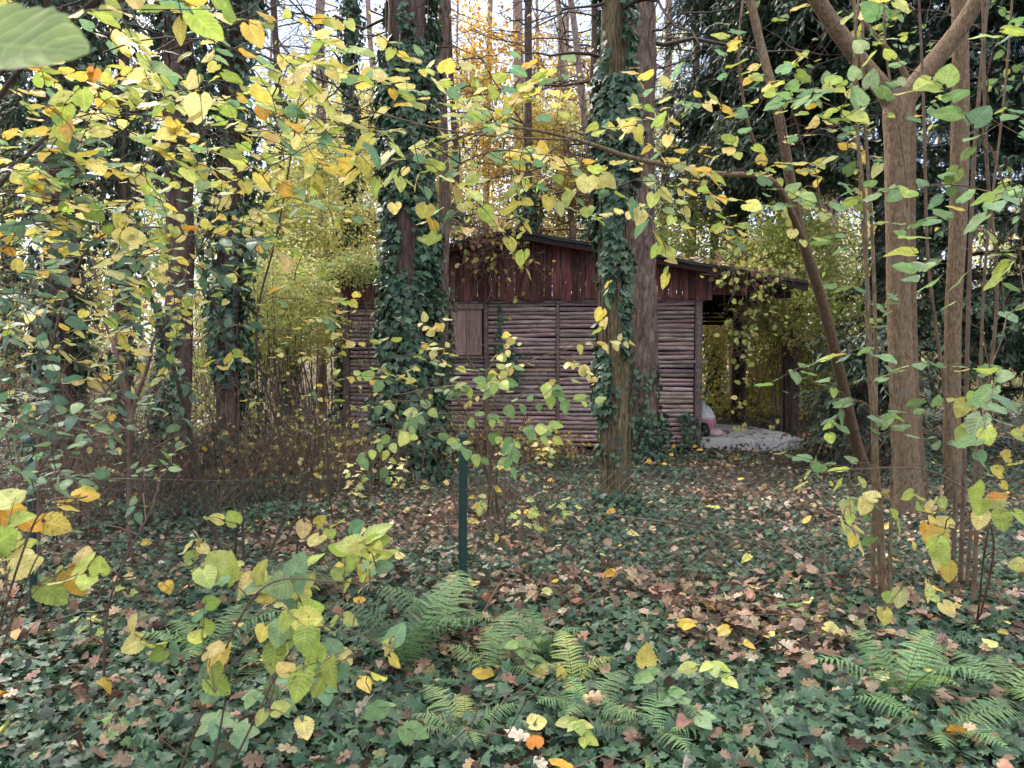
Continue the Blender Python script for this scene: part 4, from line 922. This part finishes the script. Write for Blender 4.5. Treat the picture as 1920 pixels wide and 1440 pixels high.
shrub('hazel_shrub', 'hazel with a dark slanting main stem and small yellow leaves left of the cabin', S2, tg, {'yel': 2.5, 'yg': 3, 'pale': 1.8, 'teal': .8}, .070, T=HAZM, M_=7, bark='twigdark', ln=.42)

b = G(246, 1062)
S3 = [[(b[0], b[1], -.04, .020), PP(242, 900, b[1], 9), PP(246, 780, b[1], 9), PP(275, 690, b[1], 7), PP(290, 630, b[1]-.1, 5), PP(330, 560, b[1]-.1, 3)],
      [PP(247, 790, b[1], 8), PP(238, 740, b[1], 8), PP(218, 660, b[1]+.1, 7), PP(195, 590, b[1]+.2, 6), PP(170, 470, b[1]+.2, 4)],
      [PP(245, 800, b[1], 6), PP(222, 700, b[1]+.1, 5), PP(216, 600, b[1]+.2, 4), PP(210, 450, b[1]+.2, 3)],
      [PP(243, 760, b[1], 4), PP(180, 700, b[1]-.2, 4), PP(110, 660, b[1]-.4, 3), PP(40, 600, b[1]-.5, 2)]]
tg = np.concatenate([boxpts(0, 420, 260, 640, 4.2, 5.4, 14), boxpts(-20, 560, 200, 720, 3.0, 4.6, 6), boxpts(60, 700, 180, 760, 3.4, 4.2, 3)])
shrub('hazel_shrub', 'pale brown forked shrub stems at the left with sparse cream leaves', S3, tg, {'pale': 3, 'yel': 2, 'teal': .8}, .07, T=HAZM, M_=6, bark='twigred', ln=.36)

# dark green-leaved shrubs at the left
b = np.array([-2.6, 4.1])
for (lab, boxes, stems, pal, sz) in (
    ('rose shrub with blue green leaflets at the left edge above the fence post', [(0, 740, 190, 860, 2.6, 3.4, 20), (20, 840, 120, 960, 2.7, 3.3, 6), (-20, 640, 60, 800, 2.8, 3.4, 5)], [[(-2.3, 3.0, -.04, .008), (-2.1, 3.0, .8, .006), (-1.7, 2.95, 1.35, .004)]], {'dteal': 2, 'teal': 1.4}, .072),
    ('shrub with large dark blue green leaves left of the red brown trunk', [(60, 300, 190, 460, 3.4, 4.4, 13), (170, 420, 420, 520, 3.2, 4.2, 15), (0, 380, 100, 640, 3.2, 4.2, 12), (180, 520, 420, 760, 4.2, 5.4, 14)], [[(-2.7, 4.2, -.04, .012), (-2.6, 4.1, 1.2, .009), (-2.2, 3.9, 2.1, .006), (-1.6, 3.8, 2.2, .004)]], 'dteal', .085),
    ('low green shrub with rounded leaves above the orange leaves at the left', [(30, 880, 280, 1000, 2.8, 3.6, 9), (230, 860, 350, 950, 3.2, 3.8, 4)], [[(-1.9, 3.4, -.04, .007), (-1.75, 3.2, .5, .005), (-1.5, 3.1, .95, .004)]], {'teal': 2, 'grn': 1}, .06)):
    tg = np.concatenate([boxpts(*q) for q in boxes]); shrub('dark_shrub', lab, stems, tg, pal, sz, T=tmpl_blade(8, .33, .03, cols=3, heart=.02), M_=7, ln=.26, mat='green', bark='twigred')

# near low sprays, lower left
b = G(430, 1330)
S5 = [[(-1.15, 2.35, -.03, .005), (-1.0, 2.25, .35, .004), PP(470, 1120, 2.1, 4), PP(620, 1090, 2.1, 3), PP(720, 1110, 2.1, 2)],
      [(-1.1, 2.4, -.03, .005), (-.9, 2.3, .25, .004), PP(560, 1200, 2.2, 3), PP(660, 1190, 2.2, 2), PP(740, 1220, 2.2, 1.5)],
      [(-1.05, 2.45, -.03, .005), (-.95, 2.3, .25, .004), PP(430, 1240, 2.1, 3), PP(400, 1300, 2.05, 2)]]
tg = np.concatenate([boxpts(580, 1060, 740, 1150, 2.0, 2.4, 4), boxpts(380, 1080, 620, 1230, 2.0, 2.6, 7), boxpts(340, 1210, 500, 1330, 1.9, 2.3, 4), boxpts(600, 1180, 750, 1280, 2.0, 2.4, 3), boxpts(380, 1120, 560, 1200, 2.0, 2.5, 3)])
shrub('hazel_sapling', 'low hazel sapling with big serrated yellow green leaves at lower left', S5, tg, {'yg': 4, 'teal': 1.6, 'pale': 1.4, 'yel': .6}, .070, T=RND, M_=5, ln=.17, tilt=.38, hang=.2, r0=.004, upb=(0, -.75, .65))
S6 = [[(-1.65, 2.3, -.03, .005), (-1.6, 2.2, .5, .004), PP(60, 980, 2.0, 4), PP(160, 930, 2.05, 3)],
      [(-1.7, 2.35, -.03, .005), (-1.62, 2.2, .4, .004), PP(60, 1060, 2.0, 3), PP(120, 1050, 2.0, 2)]]
tg1 = boxpts(-20, 940, 110, 1010, 2.2, 2.7, 5); tg2 = boxpts(-10, 1030, 110, 1130, 1.8, 2.2, 5)
shrub('hazel_sapling', 'sapling at the left edge carrying bright orange and pale green leaves', S6, np.concatenate([tg1, tg2]), [{'org': 3, 'yel': 1, 'yg': .5}]*5+[{'pale': 2, 'yg': 3, 'org': .4}]*5, .080, T=RND, M_=4, ln=.16, tilt=.4, hang=.15, r0=.004, upb=(0, -.6, .75))
b = G(560, 1110)
S7 = [[(b[0], b[1], -.03, .008), PP(560, 1000, b[1], 4), PP(590, 800, b[1], 3), PP(560, 660, b[1], 2)], [(b[0]-.5, b[1]+.2, -.03, .007), PP(440, 980, b[1], 3.5), PP(400, 800, b[1], 3)], [(b[0]+.2, b[1]+.4, -.03, .007), PP(620, 950, b[1]+.3, 3), PP(610, 800, b[1]+.3, 2.5)]]
tg = np.concatenate([boxpts(330, 900, 560, 1010, 3.4, 4.2, 4), boxpts(480, 1000, 600, 1080, 3.2, 3.8, 3), boxpts(380, 620, 620, 760, 4.6, 5.6, 4)])
shrub('hazel_sapling', 'thin dark upright shoots with few leaves between the left hazels and the fence post', S7, tg, {'yg': 3, 'yel': 2, 'pale': 1}, .075, T=RND, M_=3, ln=.2, bark='twigdark', tilt=.4, hang=.2, upb=(0, -.6, .7))

# centre plant in front of the cabin
b = G(928, 985)
S8 = [[(b[0], b[1], -.03, .013), PP(918, 880, b[1]-.1, 7), PP(908, 740, b[1]-.2, 6), PP(870, 660, b[1]-.3, 3)],
      [(b[0]-.1, b[1]-.2, -.03, .008), PP(915, 900, b[1]-.5, 4), PP(850, 740, b[1]-.8, 3), PP(740, 740, b[1]-1.0, 2)],
      [(b[0]+.05, b[1]-.2, -.03, .008), PP(930, 900, b[1]-.5, 4), PP(960, 760, b[1]-.7, 3), PP(1020, 720, b[1]-.8, 2)],
      [(b[0]+.12, b[1]-.1, -.03, .007), PP(905, 850, b[1]-.3, 3), PP(960, 700, b[1]-.4, 2.5), PP(1080, 650, b[1]-.4, 2)]]
tgA = np.concatenate([boxpts(715, 700, 870, 850, 3.6, 4.3, 11), boxpts(840, 780, 1000, 850, 3.7, 4.3, 6), boxpts(900, 700, 1040, 760, 3.7, 4.3, 8)]); tgB = np.concatenate([boxpts(820, 600, 960, 730, 4.8, 5.4, 6), boxpts(960, 620, 1190, 690, 5, 5.6, 6), boxpts(900, 840, 980, 940, 5, 5.6, 3)])
shrub('green_shrub', 'slender shrub with fresh green oval leaves growing behind the fence post', S8, np.concatenate([tgA, tgB]), [{'grn': 3, 'yg': 1.6}]*len(tgA)+[{'yel': 2, 'pale': 2, 'yg': 1}]*len(tgB), .075, T=tmpl_blade(10, .36, .03, cols=5, heart=0), M_=6, ln=.2, tilt=.4, hang=.35, mat='green', upb=(0, -.6, .7))

# ------------------------------------------------------------------ bare brown brush
def brush(label, px, py, spread, h, n, mat='twigred', pal=None, nl=0):
    b = G(px, py); root = empty('bare_shrub', (b[0], b[1], 0), label, 'shrub', 'bare brown shrubs left of the cabin')
    n = int(n*.62); g = Geo(); S = np.c_[b[0]+rng.normal(0, spread*1.15, n), b[1]+rng.normal(0, spread, n), np.zeros(n)]
    D = nrm(np.c_[rng.normal(0, .38, (n, 2)), np.ones(n)]); L_ = h*rng.uniform(.25, 1.0, n); C = curves(S, D, L_, 9, .3, .12, .012); tubes(g, C, np.linspace(.0065, .002, 9)[None]*rng.uniform(.5, 1.4, (n, 1)), 4)
    S2 = C[np.arange(n)[:, None], rng.integers(2, 9, (n, 7))].reshape(-1, 3); D2 = nrm(np.repeat(D, 7, 0)*.4+rdir(len(S2), .1, .8)); C2 = curves(S2, D2, rng.uniform(.12, .5, len(S2)), 5, .4, .1, .03); tubes(g, C2, .0019, 3)
    S3 = C2[:, 3]; tubes(g, curves(S3, rdir(len(S3), .1, .8), rng.uniform(.08, .22, len(S3)), 4, .4, .1, .03), .0014, 3); g.build('stems', M[mat], root)
    if nl:
        gl = Geo(); i = rng.integers(0, len(S2), nl); leaves(gl, HAZL, C2[i, 3], rdir(nl, -.4), rdir(nl, .5), rng.uniform(.03, .06, nl), pick(pal, nl)); gl.build('foliage', M['leaf'], root)
for a in (('tangled bare reddish shrub at the far left behind the rose shrub', 60, 940, .5, 1.7, 80, 'twigred', {'pale': 1, 'brn': 1}, 60),
          ('tangled bare shrub below the forked shrub stems', 180, 985, .5, 1.5, 90, 'twigred', {'pale': 1, 'brn': 1}, 60),
          ('bare brown twiggy shrub in front of the red brown trunk foot', 320, 975, .45, 1.5, 80, 'twig', {'pale': 1, 'brn': 1}, 50),
          ('bare dark twiggy shrub in front of the ivy column foot', 440, 970, .45, 1.6, 80, 'twigdark', {'yel': 1, 'brn': 1}, 50),
          ('bare brown thicket left of the cabin corner', 540, 925, .5, 1.25, 90, 'twigred', {'yg': 1, 'yel': 1, 'pale': 1}, 420),
          ('dense bare thicket touching the left cabin corner', 590, 890, .4, 1.15, 90, 'twigred', {'yel': 2, 'pale': 2, 'yg': 2}, 600),
          ('low bare thicket behind the left fence run', 450, 900, .7, 1.3, 110, 'twigred', {'yg': 2, 'teal': 1, 'pale': 1}, 420),
          ('bare brown stems right of the green fence post', 925, 1010, .16, .9, 24, 'twigred', {'yel': 1}, 16),
          ('dry yellowish brush below the cabin window', 870, 860, .35, 1.0, 60, 'twigred', {'yel': 3, 'pale': 2}, 420),
          ('low yellow leaved brush at the foot of the cabin wall', 985, 868, .35, .5, 40, 'twigred', {'yel': 3, 'org': 1, 'yg': 1}, 420),
          ('bare thicket beyond the porch slab', 1530, 806, .7, 1.2, 60, 'twig', {'yel': 3, 'pale': 2, 'brn': 1}, 420),
          ('thin bare brush left of the thick ivy trunk foot', 660, 930, .3, 1.2, 50, 'twigred', {'pale': 1}, 60),
          ('dark tangled brush below the small yew', 1560, 900, .4, .8, 50, 'twigdark', {'brn': 1}, 40)):
    brush(*a)

# ------------------------------------------------------------------ vines on the cabin
def vine(label, spots, hangs, pal, nl, dead=None):
    root = empty('climbing_vine', spots[0][0], label, 'vine')
    gt = Geo(); gl = Geo()
    for (c, s, n, nlf, pl) in spots:
        c = np.array(c); S = c+rng.normal(0, 1, (n, 3))*np.array(s); C = curves(S, rdir(n, -.2), rng.uniform(.15, .6, n), 7, .5, .4, .03); tubes(gt, C, .003, 4)
        i = rng.integers(0, n, nlf); pos = C[i, rng.integers(2, 7, nlf)]+rng.normal(0, .04, (nlf, 3)); leaves(gl, HAZL, pos, rdir(nlf, -.7), nrm(np.array([0, -.8, .6])+rng.normal(0, .4, (nlf, 3))), rng.uniform(.05, .095, nlf), pick(pl, nlf))
    gt.build('stems', M['twigred'], root); gl.build('foliage', M['leaf'], root)
vine('dry vine heap with yellow leaves hanging over the cabin ridge', [
    (P(915, 465, 11.2), (.06, .05, .10), 30, 34, {'yel': 2, 'pale': 1}), (P(902, 450, 11.2), (.07, .06, .17), 120, 220, {'brn': 1}), (P(870, 420, 11.3), (.2, .1, .08), 40, 60, {'yg': 2, 'yel': 1}),
    (P(950, 440, 11.25), (.11, .06, .10), 36, 50, {'yel': 2, 'yg': 1}), (P(985, 490, 11.2), (.18, .04, .18), 26, 14, {'yel': 1})], None, None, 0)
vine('yellow green vine trailing down from the porch roof corner', [
    (P(1420, 530, 10.6), (.14, .12, .11), 30, 60, {'yg': 3, 'yel': 1}), (P(1410, 590, 10.6), (.10, .08, .16), 20, 46, {'yg': 2, 'pale': 1}), (P(1450, 505, 10.7), (.18, .12, .09), 34, 80, {'yg': 3}),
    (P(1388, 500, 10.7), (.16, .1, .07), 50, 60, {'yel': 1, 'brn': 2}), (P(1395, 740, 10.6), (.05, .05, .28), 10, 26, {'yg': 1, 'pale': 1}), (P(1400, 650, 10.6), (.03, .03, .2), 12, 8, {'yg': 1})], None, None, 0)
def roof_leaves():
    g = Geo(); n = 1500; u = rng.uniform(3.6, 6.9, n); w_ = rng.uniform(-.3, 4.2, n)**1.0; z = 3.28-(3.28-2.45)*(u-2.75)/(6.98-2.75)+.055+rng.uniform(0, .03, n)+.10*rng.random(n)*np.clip((u-4.6)/2, 0, 1)
    p = np.array([cw(a, b_, c) for a, b_, c in zip(u, w_, z)]); leaves(g, HAZL, p, rdir(n, 0, .3), nrm(np.array([0, 0, 1.])+rng.normal(0, .5, (n, 3))), rng.uniform(.05, .09, n), pick({'lit': 2, 'yel': 1, 'pale': 1}, n), .2, .2, .2)
    n = 90; u = rng.uniform(CLEN+.1, 7.0, n); w_ = rng.uniform(.5, 2.6, n); p = np.array([cw(a, b_, .158) for a, b_ in zip(u, w_)]); gq = Geo()
    leaves(gq, HAZL, p, rdir(n, 0, .1), nrm(np.array([0, 0, 1.])+rng.normal(0, .15, (n, 3))), rng.uniform(.05, .08, n), pick('lit', n), .05, .1, .05)
    tag(gq.build('porch_leaf_litter', M['litter']), 'a few brown leaves lying on the pale porch slab', 'fallen leaves', kind='stuff')
    tag(g.build('roof_leaf_litter', M['litter']), 'fallen leaves lying on the right slope of the cabin roof', 'fallen leaves', kind='stuff')
roof_leaves()
def wall_ivy(label, px, py0, py1, n, sp):
    a = P(px, py0, 11.3); b_ = P(px, py1, 11.3); t = rng.random(n); u = (a[0]-CL[0])/CU[0]
    root = empty('ivy_plant', cw(u, -.08, 0), label, 'ivy'); g = Geo(); gs = Geo()
    z = a[2]+(b_[2]-a[2])*t; uu = u+rng.normal(0, sp, n)*(.3+t); p = np.array([cw(q, -.03-.06*rng.random(), zz) for q, zz in zip(uu, z)])
    leaves(g, IVYL, p, nrm(np.array([0, -.2, -1.])+rng.normal(0, .4, (n, 3))), nrm(np.array([0, -1, .4])+rng.normal(0, .3, (n, 3))), rng.uniform(.05, .085, n), pick('ivy', n, .2)); g.build('foliage', M['ivy'], root)
    zz = np.linspace(.02, a[2], 20); C = np.array([cw(u+.03*math.sin(k), -.03, q) for k, q in enumerate(zz)]); tubes(gs, C[None], .006, 5); gs.build('stem', M['twig'], root)
wall_ivy('small ivy clump climbing the middle of the cabin log wall', 958, 640, 730, 130, .10)
wall_ivy('thin ivy strand climbing the logs right of the window', 938, 570, 660, 60, .035)
wall_ivy('ivy creeping up the lower right logs beside the corner post', 1285, 770, 850, 110, .16)

# ------------------------------------------------------------------ ferns
def fern(label, px, py, size, nf, col_='grn', stand=.9, bear=None):
    b = G(px, py); b[2] = float(gz(b[0], b[1])); root = empty('fern', b, label, 'fern', 'ferns growing in the ivy')
    for k in range(nf):
        g = Geo(); th = (2*pi*k/nf+rng.normal(0, .3)) if bear is None else rng.uniform(*bear); L_ = size*rng.uniform(.85, 1.3)
        d = np.array([math.cos(th), math.sin(th), 0]); n = 24; t = np.linspace(0, 1, n)
        el = min(1.35, stand*rng.uniform(1.0, 1.35)); ang = el-(el+.35)*t**1.6; st_ = L_/n
        hor = np.cumsum(np.cos(ang))*st_; ver = np.cumsum(np.sin(ang))*st_; C = b+d*hor[:, None]+np.array([0, 0, 1])*ver[:, None]
        sw = np.array([-d[1], d[0], 0])*rng.normal(0, .12)*L_; C = C+sw*(t**2)[:, None]; C[:, 2] = np.maximum(C[:, 2], b[2]+.02)
        tubes(g, C[None], np.linspace(.0026, .0007, n)[None], 4, (.16, .17, .06))
        tan = nrm(np.gradient(C, axis=0)); sd = nrm(np.cross(tan, [0, 0, 1.])); upn = np.cross(sd, tan)
        cpal = pick(col_, 1, .12)[0]; V = []; F = []; Cc = []; nb = 0
        for i in range(3, n):
            pl = (L_*.25*math.sin(pi*min(1, (t[i]*1.02)**.62))**.8*.95+.006)*rng.uniform(.86, 1.1); 
            if i > n-4: pl *= (n-i)/4
            for s in (-1, 1):
                ax = nrm(sd[i]*s+tan[i]*(.35+rng.normal(0, .10))-upn[i]*(.12+rng.normal(0, .12))); m_ = 9
                for q in range(m_):
                    f = q/m_; o_ = C[i]+ax*pl*f-np.array([0, 0, 1])*pl*.22*f*f; w_ = L_/n*.34*(1-f*.85)+.0006; ln = pl/m_*1.05
                    for s2 in (-1, 1):
                        e = tan[i]*s2
                        V += [o_, o_+ax*ln*.9, o_+ax*ln*1.15+e*w_*.9, o_+ax*ln*.35+e*w_]; F.append([nb, nb+1, nb+2, nb+3]); nb += 4
        V = np.array(V); cc = np.tile(cpal, (len(V), 1))*np.repeat(rng.uniform(.85, 1.15, len(V)//4), 4)[:, None]
        g.add(V, F, cc); g.build('frond', M['fern'], root, False)
for a in (('largest fern with tall feathery fronds left of the fence post', 765, 1250, .58, 7, {'dfern': 2, 'fern': 1}, 1.2),
          ('dark fern leaning onto the foot of the green fence post', 830, 1200, .5, 6, {'dfern': 1, 'fern': 1}, 1.0),
          ('light green fern right of the largest fern', 925, 1275, .36, 6, 'fern', .9),
          ('upright fern frond cluster beside the yellow leaf right of centre', 1015, 1235, .34, 4, 'fern', 1.15),
          ('yellowing sparse fern in the ivy right of centre', 1075, 1290, .32, 3, {'yg': 1, 'lit': 1}, 1.1),
          ('small bright fern at the bottom edge left of centre', 872, 1400, .27, 6, {'fern': 3, 'yg': .4}, .8),
          ('compact fern at the bottom edge right of centre', 1105, 1365, .27, 6, 'fern', .8),
          ('low fern near the bottom edge beside the pale round leaf', 1215, 1400, .28, 5, {'fern': 1, 'dfern': 1}, .7),
          ('bright pale green fern at the lower right', 1690, 1330, .42, 8, {'fern': 3, 'yg': .3}, .95),
          ('second bright fern overlapping the lower right one from below', 1760, 1400, .34, 6, {'fern': 3, 'yg': .3}, .7),
          ('fern at the right picture edge in the ivy', 1890, 1320, .34, 6, {'fern': 1, 'dfern': 1}, .7),
          ('dark low fern behind the big yellow green leaves', 400, 1225, .42, 7, {'dfern': 1, 'fern': 1}, .7),
          ('fine dark fern behind the low hazel sapling', 560, 1130, .42, 6, 'dfern', .85),
          ('drooping dark fern under the sapling between two dark ferns', 480, 1290, .34, 5, {'dfern': 1, 'fern': 1}, .6),
          ('small fern under the yellow flower like leaves lower right of centre', 1350, 1400, .22, 4, 'fern', .8)):
    fern(*a)

# ------------------------------------------------------------------ seedlings and bramble
def seedling(name, label, px, py, h, n, size, pal, T=MAP, cat='seedling', group='seedlings and brambles in the ivy', tri=False):
    b = G(px, py); b[2] = float(gz(b[0], b[1]))+.0; h = h+.07; root = empty(name, b, label, cat, group)
    g = Geo(); gl = Geo(); K = 6; C = curves([b], nrm(np.array([[rng.normal(0, .2), rng.normal(0, .2), 1.]])), h, K, .12, 0, .02); tubes(g, C, .0025, 5)
    pos = []; fw = []
    for k in range(n):
        th = k*2.4+rng.normal(0, .3); z = h*(.45+.6*(k+1)/n); o = b+np.array([math.cos(th), math.sin(th), 0])*size*rng.uniform(.3, .9)+np.array([0, 0, z]); j = C[0, min(K-1, 2+k*4//n)]
        tubes(g, np.array([[j, (j+o)/2+[0, 0, .01], o]]), .0012, 4)
        d = np.array([math.cos(th), math.sin(th), -.15])
        if tri:
            for a in (-1.1, 0, 1.1):
                c_, s_ = math.cos(a), math.sin(a); pos.append(o); fw.append([d[0]*c_-d[1]*s_, d[0]*s_+d[1]*c_, -.2])
        else: pos.append(o); fw.append(d)
    m_ = len(pos); leaves(gl, T, np.array(pos), np.array(fw)+rng.normal(0, .1, (m_, 3)), nrm(np.array([0, -.45, 1.])+rng.normal(0, .22, (m_, 3))), rng.uniform(.8, 1.15, m_)*size, pick(pal, m_)); g.build('stem', M['twig'], root); gl.build('foliage', M['green'], root)
BR = tmpl_blade(10, .36, .05, cols=5, heart=.02)
for a in (('maple_seedling', 'yellow green maple seedling left of the brown shrub feet', 380, 1110, .16, 6, .075, {'yg': 2, 'grn': 1}),
          ('maple_seedling', 'pale yellow maple seedling at the left middle', 230, 1150, .2, 7, .06, {'yel': 1, 'yg': 1}),
          ('maple_seedling', 'small lime maple seedling in front of the ivy at the left', 165, 1220, .14, 7, .055, 'yg'),
          ('maple_seedling', 'tiny green seedling near the bottom left corner', 220, 1420, .10, 5, .05, {'yg': 1, 'grn': 2}),
          ('maple_seedling', 'cream leaved maple seedling left of the thick ivy trunk foot', 665, 985, .45, 16, .075, {'pale': 2, 'yg': 1}),
          ('maple_seedling', 'cream leaved maple seedling in front of the thick ivy trunk foot', 745, 960, .40, 14, .07, {'pale': 2, 'yg': 1}),
          ('maple_seedling', 'green maple seedling right of the fence post', 985, 1030, .25, 7, .09, {'yg': 1, 'pale': 1}),
          ('maple_seedling', 'green maple seedling in the litter before the furrowed trunk', 1070, 1000, .2, 7, .08, {'yg': 2, 'pale': 1}),
          ('maple_seedling', 'sprawling maple seedling low against the cabin wall', 1020, 905, .4, 14, .085, {'pale': 1, 'yel': 1}),
          ('maple_seedling', 'green seedling in ivy right of the bottom centre', 1485, 1185, .1, 3, .07, 'grn')):
    seedling(*a, cat='seedling')
for a in (('bramble', 'bright green three leaved bramble among the centre ferns', 970, 1290, .16, 3, .085, 'grn'),
          ('bramble', 'small bright yellow three leaved shoot left of centre', 650, 1330, .12, 2, .075, 'yel'),
          ('bramble', 'dark green bramble below the yellow green sapling leaves', 500, 1370, .14, 4, .08, {'teal': 1, 'grn': 1}),
          ('bramble', 'green bramble shoot right of the sapling at lower left', 590, 1345, .14, 3, .08, {'teal': 1, 'grn': 1}),
          ('bramble', 'blue green bramble at the bottom edge left of centre', 415, 1435, .12, 3, .085, 'teal'),
          ('bramble', 'green bramble at the bottom edge under the oak leaves', 745, 1425, .12, 2, .085, {'teal': 1, 'grn': 1}),
          ('bramble', 'lime green bramble with a yellow shoot lower right of centre', 1330, 1330, .13, 3, .08, {'yg': 2, 'grn': 1}),
          ('bramble', 'bright yellow shoot standing in the ivy lower right of centre', 1385, 1275, .14, 2, .07, 'yel'),
          ('bramble', 'green bramble leaf at the bottom right of centre', 1275, 1410, .1, 2, .08, 'teal'),
          ('bramble', 'lime bramble leaves at the very bottom centre', 1080, 1430, .08, 3, .07, 'yg'),
          ('bramble', 'green bramble beside the pale leaf right of the bottom centre', 1240, 1355, .1, 2, .08, 'grn')):
    seedling(*a, T=BR, tri=True, cat='bramble')

# large sticks lying about
def stick(label, pts, r):
    g = Geo(); a = np.array(pts[0][:3]); c, rr = trunk(g, [(*p, r*(1-.5*k/(len(pts)-1))) for k, p in enumerate(pts)], 8, 40, .05, 0, 30, 0, 1)
    tag(g.build('fallen_branch', M['twigred'], origin=a), label, 'branch')
stick('long pale thin branch lying across the litter below the furrowed trunk', [G(1130, 965, .12), G(1290, 985, .10), G(1400, 1015, .08), G(1560, 1060, .06)], .009)
stick('curved pale runner crossing the ivy right of centre', [G(1270, 1185, .1), G(1340, 1160, .12), G(1470, 1152, .12), G(1520, 1160, .1)], .006)
stick('thin stick rising from the ivy at the bottom right of centre', [G(1425, 1320, .2), G(1450, 1380, .1), G(1500, 1439, .05)], .006)
stick('brown stick standing askew right of the fence post foot', [G(900, 1160, .03), P(940, 1090, 4.4), P(985, 1040, 4.5)], .007)
stick('brown twig lying over the litter at lower left', [G(60, 1170, .05), G(120, 1158, .08), G(180, 1135, .12)], .007)
